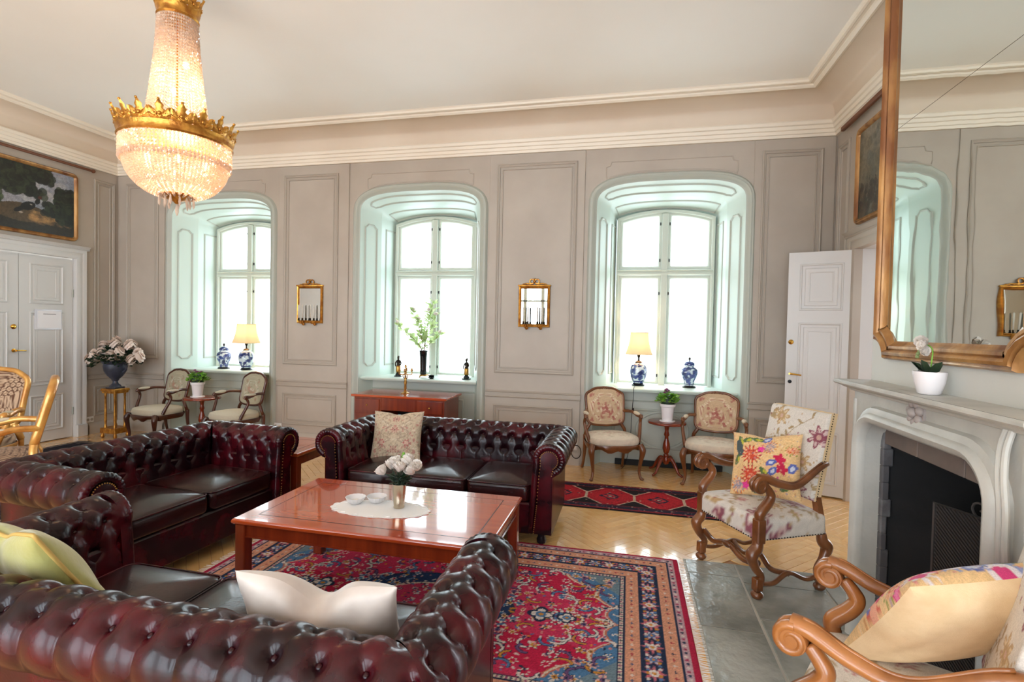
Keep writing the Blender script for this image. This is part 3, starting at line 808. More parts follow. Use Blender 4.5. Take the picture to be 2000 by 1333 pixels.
for s in (1, -1):      # side returns
    u = YC+s*HW
    m.add([sf(u, 0, 0), (XB+.02, u, 0), (XB+.02, u, 1.29), sf(u, 1.29, 0)], [(0, 1, 2, 3)])
loc_(m).build('surround', M['stone'], fp, 0)
m = MB(); m.moulding(O1, [(.0, .0), (-.0, .03), (-.012, .045), (-.03, .052), (-.045, .045), (-.052, .03), (-.066, .028), (-.078, .022), (-.086, 0)], sf, closed=False)
loc_(m).build('opening_moulding', M['stone'], fp, 40)
m = MB(); m.moulding(O1, [(0, -.0005), (0, -.085)], sf, closed=False); loc_(m).build('jamb', M['stone'], fp, 40)
for s in (1, -1):     # flat pilaster borders
    m = MB(); m.moulding([(YC+s*.605, .02), (YC+s*.605, 1.22)], [(-.012, 0), (-.008, .008), (.008, .008), (.012, 0)], sf, closed=False)
    loc_(m).build('pilaster_bead', M['stone'], fp, 30)
for k, (du, w) in enumerate(((0, .012), (-.022, .010))):     # scrolled console on the near side
    pth = bez([sf(1.930+du, 1.262, .012), sf(1.924+du, 1.20, .03), sf(1.895+du, 1.12, .05), sf(1.865+du, 1.02, .06), sf(1.88+du, .92, .05), sf(1.905+du, .84, .03)], 6)
    m = MB(); m.tube(pth, w, 8); loc_(m).build('console_scroll', M['stone'], fp)
# mantel shelf with moulded edge
m = MB(); prof = [(0, 1.258), (.012, 1.262), (.018, 1.272), (.034, 1.277), (.046, 1.285), (.066, 1.290), (.074, 1.298), (.074, 1.308), (.066, 1.315), (-.2, 1.315)]
pth = [(XB+.05, YC+HW+.01), (XS-.004, YC+HW+.01), (XS-.004, YC-HW-.01), (XB+.05, YC-HW-.01)]
m.moulding(pth, [(-a, z) for a, z in prof[:-1]], lambda u, v, h: (u, v, h), closed=False)
m.add([(XB+.05, YC+HW+.07, 1.315), (XS-.066, YC+HW+.07, 1.315), (XS-.066, YC-HW-.07, 1.315), (XB+.05, YC-HW-.07, 1.315)], [(0, 1, 2, 3)])
loc_(m).build('mantel_shelf', M['stone'], fp, 30)
# rosette
ro = MB(); ro.ball((XS-.022, YC-.004, 1.235), .022, 10, 6)
for i in range(7):
    a = 2*PI*i/7+.2; ro.ball((XS-.015, YC-.004+.045*math.cos(a)*.78, 1.235+.041*math.sin(a)), .020, 10, 6, (.8, 1, 1))
loc_(ro).build('rosette', M['stonep'], fp, 180)
m = MB(); ov = [(YC-.004+.052*math.cos(2*PI*i/24), 1.233+.058*math.sin(2*PI*i/24)) for i in range(24)]
m.prism(ov, sf, 0, .01); loc_(m).build('rosette_back', M['stonep'], fp, 0)
# firebox
m = MB(); f0, f1, xb = YC-.475, YC+.475, XS+.52
xi = XS+.080
m.add([(xi, f1, 0), (xb, f1-.12, 0), (xb, f1-.12, 1.27), (xi, f1, 1.27)], [(0, 1, 2, 3)])
m.add([(xi, f0, 0), (xb, f0+.12, 0), (xb, f0+.12, 1.27), (xi, f0, 1.27)], [(0, 1, 2, 3)])
m.add([(xb, f0, 0), (xb, f1, 0), (xb, f1, 1.27), (xb, f0, 1.27)], [(0, 1, 2, 3)])
m.add([(xi-.05, f0, 1.27), (xb, f0, 1.27), (xb, f1, 1.27), (xi-.05, f1, 1.27)], [(0, 1, 2, 3)])
m.add([(XS+.11, f0, 1.03), (XS+.11, f1, 1.03), (XS+.11, f1, 1.27), (XS+.11, f0, 1.27)], [(0, 1, 2, 3)])
loc_(m).build('firebox', M['soot'], fp, 0)
m = MB()
rg = random.Random(3)
for k in range(12):            # ragged edge where plaster meets the sooty brick
    z = .05+k*.085; w = .018+.02*rg.random()
    m.cbox(xi-.012, xi+w, f1-.028, f1+.01, z, z+.09, .006)
loc_(m).build('ragged_plaster', M['ash'], fp, 0)
for a, c in ((YC+.472, YC+.155), (YC+.150, YC-.175), (YC-.180, YC-.472)):
    m = MB(); m.cbox(XS+.075, XS+.10, c, a, 1.015, 1.245, .003); loc_(m).build('lintel_tile', M['sootlight'], fp, 0)
m = MB(); m.cbox(XS+.0, xb, f0, f1, -.01, .045, .006); loc_(m).build('hearth_floor', M['ash'], fp, 0)
m = MB(); m.cbox(XS-.03, XS+.02, YC-.62, YC+.62, -.01, .03, .006); loc_(m).build('hearth_sill', M['ash'], fp, 0)

# ---- folding fire screen standing in the opening
fs = thing('fire_screen', 'black folding mesh fire screen with scrolled top inside the fireplace', 'fire screen', (1.36, 2.4, .045))
def panel(p, q, z1):
    p = np.array(p, float); q = np.array(q, float)
    def mp(t, z, h):
        d = q-p; nrm = np.array((d[1], -d[0]))/np.linalg.norm(d); w = p+d*t+nrm*h
        return (w[0]-1.36, w[1]-2.4, z)
    m = MB(); Ld = np.linalg.norm(q-p)
    m.tube([mp(0, 0, 0), mp(0, z1, 0), mp(1, z1, 0), mp(1, 0, 0)], .008, 6); m.tube([mp(0, .02, 0), mp(1, .02, 0)], .006, 6)
    fr = m.build('frame', M['iron'], fs)
    m = MB(); st = .017; k = int((z1+Ld)/st)
    for i in range(1, k):
        c = i*st
        # diagonal bars, clipped to the panel
        a0 = (max(0, c-z1), min(c, z1)); a1 = (min(c, Ld), max(0, c-Ld))
        if a0[0] >= a1[0]: continue
        m.tube([mp(a0[0]/Ld, a0[1], 0), mp(a1[0]/Ld, a1[1], 0)], .0034, 4, caps=False)
    tag(m.build('wire_mesh', M['mesh'], fs, 0), kind='stuff')
    m = MB(); m.add([mp(0, 0, -.004), mp(1, 0, -.004), mp(1, z1, -.004), mp(0, z1, -.004)], [(0, 1, 2, 3)]); m.build('backing', M['mesh'], fs, 0)
panel((1.295, 2.53), (1.43, 2.25), .80)
panel((1.43, 2.245), (1.36, 1.99), .80)
for s in (0, 1):
    c = np.array((1.375-.0, 2.38-.10*s)); pts = []
    for i in range(22):
        a = -PI/2+i*.36; r = .006+.0018*i
        pts.append((c[0]-1.36+ .35*r*math.cos(a), c[1]-2.4+r*math.cos(a)*(1 if s else -1), .83+r*math.sin(a)))
    m = MB(); m.tube(pts, .005, 6); m.build('scroll', M['iron'], fs)

# ---- tall overmantel mirror
mr = thing('overmantel_mirror', 'tall mirror in a fluted brown giltwood frame above the stone mantel', 'mirror', (XB, 2.527, 1.44))
MC = 2.527
def mm_(u, v, h): return (-h, u-MC, v-1.44)
def mir_path(hw, zb, zt, nc=.10):
    p = [(MC+hw-nc, zb)]
    q = [(MC-hw+nc, zb)]
    for i in range(1, 6):      # concave notched corners at the foot
        a = RAD(90*i/5); q.append((MC-hw+nc*math.cos(a), zb+nc*.95*math.sin(a)))
    lft = [(2*MC-u, v) for u, v in q][::-1]
    return q+[(MC-hw, zt), (MC+hw, zt)]+lft
outer = mir_path(.565, 1.437, 3.78)
m = MB(); m.moulding(outer[::-1], [(0, 0), (.0, .020), (.008, .034), (.018, .028), (.022, .040), (.034, .046), (.044, .038), (.049, .024), (.056, .030), (.068, .030), (.078, .014), (.094, .005)], mm_)
m.build('frame', M['giltwood'], mr, 40)
inner = mir_path(.475, 1.495, 3.69, .075)
def clip(pts, z0, z1): return [(u, min(max(v, z0), z1)) for u, v in pts]
for z0, z1 in ((1.4, 2.5945), (2.5965, 3.8)):
    pl = clip(inner, z0, z1); ded = []
    for p in pl:
        if not ded or (abs(p[0]-ded[-1][0])+abs(p[1]-ded[-1][1])) > 1e-5: ded.append(p)
    m = MB(); m.v = [mm_(u, v, .006) for u, v in ded]; m.f = [tuple(range(len(ded)))]
    m.build('mirror_plate', M['mirror'], mr, 0)
m = MB(); m.add([mm_(MC-.48, 2.585, .004), mm_(MC+.48, 2.585, .004), mm_(MC+.48, 2.605, .004), mm_(MC-.48, 2.605, .004)], [(0, 1, 2, 3)]); m.build('plate_joint', M['black'], mr, 0)

# ---- overdoor pictures
def framed_picture(name, label, u0, u1, v0, v1, fn, org, paint, flip=1):
    root = thing(name, label, 'painting', org)
    def mp(u, v, h): p = fn(u, v, h); return (p[0]-org[0], p[1]-org[1], p[2]-org[2])
    pth = rrect(u0, u1, v0, v1, .07)
    prof = [(0, 0), (.0, .022), (.010, .034), (.022, .030), (.030, .038), (.040, .030), (.048, .012)]
    m = MB(); m.moulding(pth, prof, mp); m.build('frame', M['giltwood'], root, 40)
    cv = Canvas(u0+.03, u1-.03, v0+.03, v1-.03, .0065); paint(cv)
    P = np.zeros((cv.ny, cv.nx, 3))
    for j in range(cv.ny):
        for i in range(cv.nx):
            u, v = cv.x[i], cv.y[j]
            # keep the canvas inside the rounded corners
            cu, cvv = (u0+u1)/2, (v0+v1)/2; hu, hv = (u1-u0)/2-.035, (v1-v0)/2-.035; r = .05
            du, dv = abs(u-cu)-(hu-r), abs(v-cvv)-(hv-r)
            if du > 0 and dv > 0:
                l = math.hypot(du, dv)
                if l > r: u = cu+math.copysign(hu-r+du/l*r, u-cu); v = cvv+math.copysign(hv-r+dv/l*r, v-cvv)
            P[j, i] = mp(u, v, .012)
    link('canvas', gridmesh(P, M['vpaint'], 180, cv.lin()), root)
    return root
def landscape(cv):
    X = (cv.X-cv.x[0])/(cv.x[-1]-cv.x[0]); Y = (cv.Y-cv.y[0])/(cv.y[-1]-cv.y[0])   # 0..1, X grows toward the window
    sky = np.stack([120-40*X+30*Y, 116-22*X+20*Y, 118-12*X+20*Y], -1); cv.C[:] = sky
    r2 = np.random.default_rng(11)
    for k in range(60):
        cx, cy = r2.uniform(.55, .95), r2.uniform(.45, .95); cv.blob(cv.x[0]+cx*(cv.x[-1]-cv.x[0]), cv.y[0]+cy*(cv.y[-1]-cv.y[0]), r2.uniform(.03, .09), (150, 142, 140) if k % 3 else (110, 122, 132), .25, asp=1.5)
    def at(x, y): return cv.x[0]+x*(cv.x[-1]-cv.x[0]), cv.y[0]+y*(cv.y[-1]-cv.y[0])
    cv.mask(Y < .36-.05*np.sin(X*9), (62, 50, 34)); cv.mask(Y < .20+.06*np.sin(X*7+1), (30, 26, 20))
    for k in range(90):
        x, y = at(r2.uniform(.6, .93), r2.uniform(.16, .32)); cv.blob(x, y, r2.uniform(.02, .06), (150, 112, 66), .22, asp=2.2, ang=-.3)
    def foliage(n, x0, x1, y0, y1, cols):
        for k in range(n):
            x, y = at(r2.uniform(x0, x1), r2.uniform(y0, y1)); cv.blob(x, y, r2.uniform(.015, .05), cols[k % len(cols)], .75)
    G = [(28, 34, 26), (22, 26, 22), (38, 44, 30), (18, 20, 18)]
    foliage(520, 0, .62, .58, 1, G); foliage(160, .55, .78, .78, 1, G); foliage(60, .30, .72, .55, .66, G)
    foliage(260, .82, 1.02, .22, .72, G); foliage(120, .70, 1, .30, .46, G)
    foliage(120, .0, .35, .36, .58, [(52, 62, 34), (44, 52, 30), (34, 40, 26)])
    # a dark grouse
    B = (16, 16, 17)
    x, y = at(.575, .38); cv.blob(x, y, .085, B, ang=.42, asp=1.7); x, y = at(.655, .47); cv.blob(x, y, .04, B, ang=1.1, asp=1.5)
    x, y = at(.675, .535); cv.blob(x, y, .022, (60, 26, 20)); x, y = at(.50, .31); cv.blob(x, y, .06, B, ang=.5, asp=2.4)
    x, y = at(.60, .41); cv.blob(x, y, .012, (150, 140, 130), ang=-.4, asp=2)
    x, y = at(.515, .27); cv.blob(x, y, .02, (140, 128, 116), .8, asp=1.5)
    cv.C = np.clip(cv.C*1.25+6, 0, 255); cv.noise(.08)
PA = framed_picture('overdoor_painting', 'dark landscape painting with a grouse in gilt frame above the closed double door', 4.02, 5.355, 2.575, 3.455, left, (WL, 4.69, 2.575), landscape)
def still(cv):
    X = (cv.X-cv.x[0])/(cv.x[-1]-cv.x[0]); Y = (cv.Y-cv.y[0])/(cv.y[-1]-cv.y[0])
    cv.C[:] = np.stack([78+40*Y, 76+34*Y, 62+34*Y], -1); r2 = np.random.default_rng(5)
    for k in range(300):
        x, y = r2.uniform(cv.x[0], cv.x[-1]), r2.uniform(cv.y[0], cv.y[-1])
        cv.blob(x, y, r2.uniform(.02, .07), [(60, 58, 46), (92, 84, 66), (70, 78, 78)][k % 3], .3)
    for k in range(260):
        x, y = r2.uniform(cv.x[0], cv.x[-1]), cv.y[0]+r2.uniform(0, .30); cv.blob(x, y, r2.uniform(.015, .04), [(44, 34, 26), (66, 52, 34), (36, 40, 30)][k % 3], .6)
    for k in range(40):
        x, y = r2.uniform(5.0, 5.4), r2.uniform(2.75, 2.95); cv.blob(x, y, .02, (34, 30, 30), .8, ang=r2.uniform(0, 3), asp=2.5)
    cv.C = np.clip(cv.C*1.2, 0, 255); cv.noise(.06)
PB = framed_picture('overdoor_painting', 'narrow-looking painting in rounded gilt frame above the open door', 4.22, 5.385, 2.575, 3.455, right, (WR, 4.8, 2.575), still)
# picture rails under the cornice
m = MB(); m.tube([(0, 0, 0), (0, 3.08, 0)], .017, 8); m.ball((0, 3.09, 0), .026, 8, 6)
tag(m.build('picture_rail', M['brownrail'], loc=(WL+.045, 2.44, 3.555)), 'brown picture rail under the cornice over the closed double door', 'picture rail')
m = MB(); m.cbox(-.018, .018, 0, 3.4, -.022, .022, .006)
tag(m.build('picture_rail', M['brownrail'], loc=(WR-.055, 2.24, 3.565)), 'brown picture rail under the cornice over the open white door', 'picture rail')
# notice on the left door
nt = thing('door_notice', 'white paper notice in clear holder on closed double door', 'notice', (WL-.03, 5.03, 1.42))
m = MB(); m.cbox(.004, .012, -.155, .155, 0, .255, .002); m.build('holder', M['acrylic'], nt, 0)
m = MB(); m.box(.0122, .0135, -.125, .145, .02, .235); m.build('paper', M['paper'], nt, 0)
m = MB()
for k in range(11): m.box(.0135, .0138, -.062+k*.0135, -.062+k*.0135+.010, .192, .200)
m.build('print_line', M['ink'], nt, 0)
# ================================================================== CHESTERFIELD SOFAS
def sofa_profile():
    """arc-length table of (s, o, z, no, nz): inner face, roll over the top, tucked under on the outside"""
    pts = [(0, .30), (.004, .40), (.010, .50), (.020, .60)]
    oc, zc, R = .132, .622, .118
    for i in range(0, 41):
        a = RAD(172 - 242*i/40); pts.append((oc+R*math.cos(a), zc+R*math.sin(a)))
    P = np.array(pts); d = np.r_[0, np.cumsum(np.hypot(*np.diff(P, axis=0).T))]
    return P, d
SPP, SPD = sofa_profile()
PT, PQ, S1 = .128, .120, .225       # button pitch along, row spacing, arc position of the lowest row
NROW = 4
def prof_at(s):
    o = np.interp(s, SPD, SPP[:, 0]); z = np.interp(s, SPD, SPP[:, 1])
    e = .004
    do = np.interp(s+e, SPD, SPP[:, 0])-np.interp(s-e, SPD, SPP[:, 0]); dz = np.interp(s+e, SPD, SPP[:, 1])-np.interp(s-e, SPD, SPP[:, 1])
    L = np.hypot(do, dz)+1e-9
    return o, z, -dz/L, do/L
def tuft(s, t):
    r = (s-S1)/PQ; rc = np.clip(r, 0, NROW-1)
    a = t/PT + rc/2; b = t/PT - rc/2
    puff = np.abs(np.sin(PI*a)*np.sin(PI*b))**.5
    h = .014*puff**.45
    # button pits
    rn = np.clip(np.round(r), 0, NROW-1); tn = (np.round(t/PT - rn/2)+rn/2)*PT
    d2 = (t-tn)**2 + (s-(S1+rn*PQ))**2
    h -= .036*np.exp(-(d2/(.024**2))**.75)
    fade = np.clip((s-.05)/.10, 0, 1)*np.clip((SPD[-1]-s)/.05, .15, 1)
    return h*fade - .012*fade
def buttons_at(lo, hi, shrink):
    out = []
    for r in range(NROW):
        s = S1+r*PQ; o = float(np.interp(s, SPD, SPP[:, 0]))
        for k in range(-40, 41):
            t = (k+r/2)*PT
            if lo+.03 < t < hi(o)-.03 and t > shrink(o): out.append((s, t))
    return out
bt = MB(); bt.ball((0, 0, 0), .0105, 10, 6, (1, 1, .6)); BUT = bt.mesh(M['leather'], 180)
def cushion_mesh(mb, x0, x1, y0, y1, z0, h, crown, rad=.045, n=6):
    cx, cy = (x0+x1)/2, (y0+y1)/2; hx, hy = (x1-x0)/2, (y1-y0)/2
    ins = [(.020, 0), (.004, .012), (0, .03), (0, h-.03), (.004, h-.012), (.016, h), (.04, h+crown*.25), (.09, h+crown*.55), (.15, h+crown*.85), (.20, h+crown)]
    v = []; nn = None
    for d, z in ins:
        d = min(d, min(hx, hy)*.9); o = rrect(-hx+d, hx-d, -hy+d, hy-d, max(rad-d*.15, .01), n); nn = len(o); v += [(cx+x, cy+y, z0+z) for x, y in o]
    m = len(ins); f = [(j*nn+i, j*nn+(i+1) % nn, (j+1)*nn+(i+1) % nn, (j+1)*nn+i) for j in range(m-1) for i in range(nn)]
    f += [tuple(range(nn))[::-1], tuple((m-1)*nn+i for i in range(nn))]
    mb.add(v, f); return mb
def make_sofa(label, loc, rz, Wtot, nseat, dep=.62, step=.009):
    root = thing('chesterfield_sofa', label, 'sofa', loc, rz, 'oxblood leather chesterfield sofas')
    Wi = Wtot-.50; hw = Wi/2
    S = np.arange(.06, SPD[-1]+.001, step); o, z, no, nz = prof_at(S)
    # back
    nx = int((Wi+.26)/step); xn = np.linspace(-1, 1, nx)
    Xb = xn[None, :]*(hw+o[:, None]); edge = np.clip((hw+o[:, None]-np.abs(Xb))/.05, 0, 1)**.6
    h = tuft(S[:, None]*np.ones_like(Xb), Xb)*edge - .010*(1-edge)
    P = np.stack([Xb, dep+o[:, None]-(-no[:, None])*0+no[:, None]*h, z[:, None]+nz[:, None]*h], -1)
    bk = link('back', gridmesh(P, M['leather'], 180), root)
    for s, t in buttons_at(-9, lambda q: hw+q, lambda q: -hw-q+.03):
        o_, z_, n0, n1 = [float(q) for q in prof_at(np.array(s))]
        link('button', BUT, bk, (t, dep+o_-n0*.033, z_-n1*.033), (math.atan2(-n0, n1) if False else math.atan2(n1, n0)-PI/2, 0, 0))
    # arms
    for sd in (-1, 1):
        ny = int((dep+.14)/step); yn = np.linspace(0, 1, ny)
        Ya = yn[None, :]*(dep+o[:, None]); edge = np.clip((dep+o[:, None]-Ya)/.05, 0, 1)**.6*np.clip((Ya+.004)/.03, .2, 1)
        h = tuft(S[:, None]*np.ones_like(Ya), Ya-.035)*edge - .010*(1-np.clip((dep+o[:, None]-Ya)/.05, 0, 1)**.6)
        P = np.stack([sd*(hw+o[:, None]+no[:, None]*h), Ya, z[:, None]+nz[:, None]*h], -1)
        ar = link('arm', gridmesh(P, M['leather'], 180), root)
        for s, t in buttons_at(.0, lambda q: dep+q, lambda q: .0):
            t2 = t+.035
            o_, z_, n0, n1 = [float(q) for q in prof_at(np.array(s))]
            if t2 < dep+o_-.03: link('button', BUT, ar, (sd*(hw+o_-n0*.033), t2, z_-n1*.033), (0, sd*(PI/2-math.atan2(n1, n0)), 0))
        # front of the arm: gathered border roll and the nailed scroll facing
        s2 = np.arange(.0, SPD[-1], .008); o2, z2, a2, b2 = prof_at(s2)
        path = [(sd*hw+sd*.014, .004, .10), (sd*hw+sd*.014, .004, .2)]+[(sd*(hw+oo-aa*.024), .006, zz-bb*.024) for oo, zz, aa, bb in zip(o2, z2, a2, b2)]
        rr = [.020, .020]+[.026+.0018*math.sin(i*1.9)*(1 if s2[i] > .33 else .2) for i in range(len(s2))]
        m = MB(); m.tube(path, rr, 10); m.build('border_roll', M['leather'], root, 180)
        ins = [(sd*(hw+oo-aa*.054), zz-bb*.054) for oo, zz, aa, bb in zip(o2[::3], z2[::3], a2[::3], b2[::3])]
        poly = [(sd*(hw+.034), .10)]+ins+[(sd*(hw+.150), .50), (sd*(hw+.150), .10)]
        m = MB(); m.prism(poly, lambda u, v, hh: (u, -hh, v), -.03, .012); fc = m.build('scroll_facing', M['leather'], root, 30)
        full = [(sd*(hw+oo), zz) for oo, zz in zip(o2[::3], z2[::3])]
        m = MB(); m.prism([(sd*hw, .09)]+full+[(sd*(hw+.160), .50), (sd*(hw+.160), .09)], lambda u, v, hh: (u, -hh, v), -.05, -.004); m.build('arm_front', M['leather'], root, 30)
        m = MB(); dd = 0; pr = None
        for u, v in poly[:-1]:
            if pr is not None:
                L = math.hypot(u-pr[0], v-pr[1]); k = int(L/.014)
                for i in range(max(k, 1)): m.ball((pr[0]+(u-pr[0])*i/max(k, 1), -.013, pr[1]+(v-pr[1])*i/max(k, 1)), .0042, 6, 4)
            pr = (u, v)
        tag(m.build('nailheads', M['bronzegold'], fc, 180), kind='stuff')
        m = MB(); xo = hw+.160       # outer side panel
        m.cbox(*sorted((sd*(hw+.02), sd*xo)), .03, dep+.15, .075, .53, .012); m.build('side_panel', M['leather'], root, 30)
    m = MB(); m.cbox(-hw-.15, hw+.15, dep+.02, dep+.16, .075, .53, .012); m.build('back_panel', M['leather'], root, 30)
    m = MB(); m.cbox(-hw-.004, hw+.004, .02, dep+.03, .075, .30, .012); m.build('front_rail', M['leather'], root, 30)
    w = Wi/nseat
    for i in range(nseat):
        m = MB(); x0 = -hw+i*w; cushion_mesh(m, x0+.004, x0+w-.004, .015, dep+.01, .30, .125, .035)
        cu = m.build('seat_cushion', M['leatherd'], root, 60)
        m = MB(); ol = rrect(x0+.008, x0+w-.008, .019, dep+.006, .045, 6)
        m.tube([(x, y, .421) for x, y in ol], .0055, 6, closed=True); m.build('piping', M['leather'], cu, 180)
    for sx in (-1, 1):
        for y in (.07, dep+.09):
            m = MB(); m.lathe([(.020, 0), (.034, .012), (.036, .035), (.028, .055), (.03, .08)], 14, (sx*(hw+.08), y, 0)); m.build('foot', M['blackgloss'], root)
    return root
sofaA = make_sofa('three-seat oxblood leather chesterfield facing the camera behind the coffee table', (-1.385, 3.56, .009), 0, 1.96, 3)
sofaB = make_sofa('two-seat oxblood leather chesterfield at left, seen side-on', (-2.62, 2.82, .009), RAD(85.5), 1.60, 2)
sofaC = make_sofa('oxblood leather chesterfield in the foreground seen from behind', (-1.435, 1.93, .009), PI, 2.08, 3)

# ================================================================== TABLES
def make_table(name, label, loc, w, d, h):
    root = thing(name, label, 'table', loc)
    m = MB()
    prof = [(.0, h-.030), (-.0, h-.030), (-.010, h-.026), (-.014, h-.018), (-.014, h-.012), (-.010, h-.004), (-.004, h)]
    m.moulding(rect(-w/2+.016, w/2-.016, -d/2+.016, d/2-.016), prof, lambda u, v, q: (u, v, q))
    m.add([(-w/2+.012, -d/2+.012, h), (w/2-.012, -d/2+.012, h), (w/2-.012, d/2-.012, h), (-w/2+.012, d/2-.012, h)], [(0, 1, 2, 3)])
    m.add([(-w/2+.012, -d/2+.012, h-.03), (w/2-.012, -d/2+.012, h-.03), (w/2-.012, d/2-.012, h-.03), (-w/2+.012, d/2-.012, h-.03)], [(3, 2, 1, 0)])
    tp = m.build('table_top', M['mahog'], root, 30)
    m = MB(); m.moulding(rect(-w/2+.095, w/2-.095, -d/2+.095, d/2-.095), [(0, h+.0004), (.006, h+.0004)], lambda u, v, q: (u, v, q)); m.build('inlay_line', M['inlay'], tp, 0)
    for a in (0, 1):
        for s in (-1, 1):
            m = MB()
            if a == 0: m.cbox(-w/2+.05, w/2-.05, s*(d/2-.040)-.011, s*(d/2-.040)+.011, h-.105, h-.03, .003); m.tube([(-w/2+.05, s*(d/2-.027), h-.098), (w/2-.05, s*(d/2-.027), h-.098)], .006, 6)
            else: m.cbox(s*(w/2-.040)-.011, s*(w/2-.040)+.011, -d/2+.05, d/2-.05, h-.105, h-.03, .003); m.tube([(s*(w/2-.027), -d/2+.05, h-.098), (s*(w/2-.027), d/2-.05, h-.098)], .006, 6)
            m.build('apron', M['mahogd'], root, 30)
    for sx in (-1, 1):
        for sy in (-1, 1):
            m = MB(); cx, cy = sx*(w/2-.046), sy*(d/2-.046); m.cbox(cx-.031, cx+.031, cy-.031, cy+.031, 0, h-.03, .005)
            m.build('leg', M['mahogd'], root, 0)
    return root
make_table('coffee_table', 'large polished mahogany coffee table with inlaid line between the sofas', (-1.335, 2.725, .009), 1.43, .80, .496)
make_table('end_table', 'mahogany end table in the corner between two sofas', (-2.93, 3.93, 0), .70, .58, .505)
# ================================================================== CHAIRS
def tapestry(cv, ground, motif, vine, accent, cx, cy, w, h, seed):
    """woven medallion: wreath of scrolls round a bouquet, on a plain ground"""
    r2 = np.random.default_rng(seed); cv.fill(ground)
    for k in range(46):
        a = 2*PI*k/46; rr = 1+.10*math.cos(4*a)
        cv.blob(cx+math.cos(a)*w*.40*rr, cy+math.sin(a)*h*.40*rr, .013, vine, .75, ang=a, asp=1.7)
    for sx in (-1, 1):
        pts = [(cx+sx*w*(.05+.33*math.sin(t*1.3)), cy-h*.42+h*.80*t/2.4) for t in np.linspace(0, 2.4, 26)]
        cv.stroke(pts, .010, vine, .9)
        for t in np.linspace(.1, 2.3, 12):
            x, y = cx+sx*w*(.05+.33*math.sin(t*1.3)), cy-h*.42+h*.80*t/2.4
            cv.blob(x+sx*.02*math.sin(9*t), y, .012, motif if int(t*7) % 2 else accent, .8, asp=1.5, ang=t*3)
    for k in range(70):
        x, y = cx+r2.normal()*w*.11, cy-.02+r2.normal()*h*.10
        cv.blob(x, y, r2.uniform(.008, .018), [motif, accent, vine, motif][k % 4], .7)
    for sx in (-1, 1):
        for sy in (-1, 1):
            for k in range(8):
                cv.blob(cx+sx*w*(.38+r2.normal()*.03), cy+sy*h*(.36+r2.normal()*.04), .012, [accent, motif][k % 2], .55)
    cv.noise(.05)
def hexdots(cv, ground, dot, ring, p=.047):
    cv.fill(ground)
    j = 0; y = cv.y[0]
    while y < cv.y[-1]+p:
        x = cv.x[0]+(p/2 if j % 2 else 0)
        while x < cv.x[-1]+p:
            cv.blob(x, y, p*.40, dot); cv.blob(x, y, p*.16, ring, .55); x += p
        y += p*.86; j += 1
    cv.noise(.05)
def superout(hw, hd, n=56, p=3.0, front=.0, taper=.0, wave=0):
    out = []
    for i in range(n):
        a = 2*PI*i/n; c, s_ = math.cos(a), math.sin(a)
        x = hw*math.copysign(abs(c)**(2/p), c); y = hd*math.copysign(abs(s_)**(2/p), s_)
        x *= 1-taper*(y/hd)                      # narrower toward the back (+y)
        if y < 0: y -= front*(1-(x/hw)**2)*(-y/hd)
        out.append((x, y))
    return out
def back_outline(w, h, n=96, shoulder=.05, waist=.05, crest=.04):
    """cartouche back (u across, v up from 0 to h)"""
    out = []
    for i in range(n):
        a = 2*PI*i/n - PI/2; c, s_ = math.cos(a), math.sin(a)
        u = w/2*math.copysign(abs(c)**(2/5.5), c); v = h/2*math.copysign(abs(s_)**(2/5.5), s_)
        t = v/h+.5
        u *= 1-waist*math.sin(PI*(1-t))*.9 + shoulder*(t-.5)
        if s_ > 0: v += crest*(1-(abs(u)/(w/2))**1.6) - .018*math.exp(-((abs(u)-w*.40)/.05)**2)
        else: v -= .012*math.cos(PI*u/(w/2))*.5
        out.append((u, v+h/2))
    return out
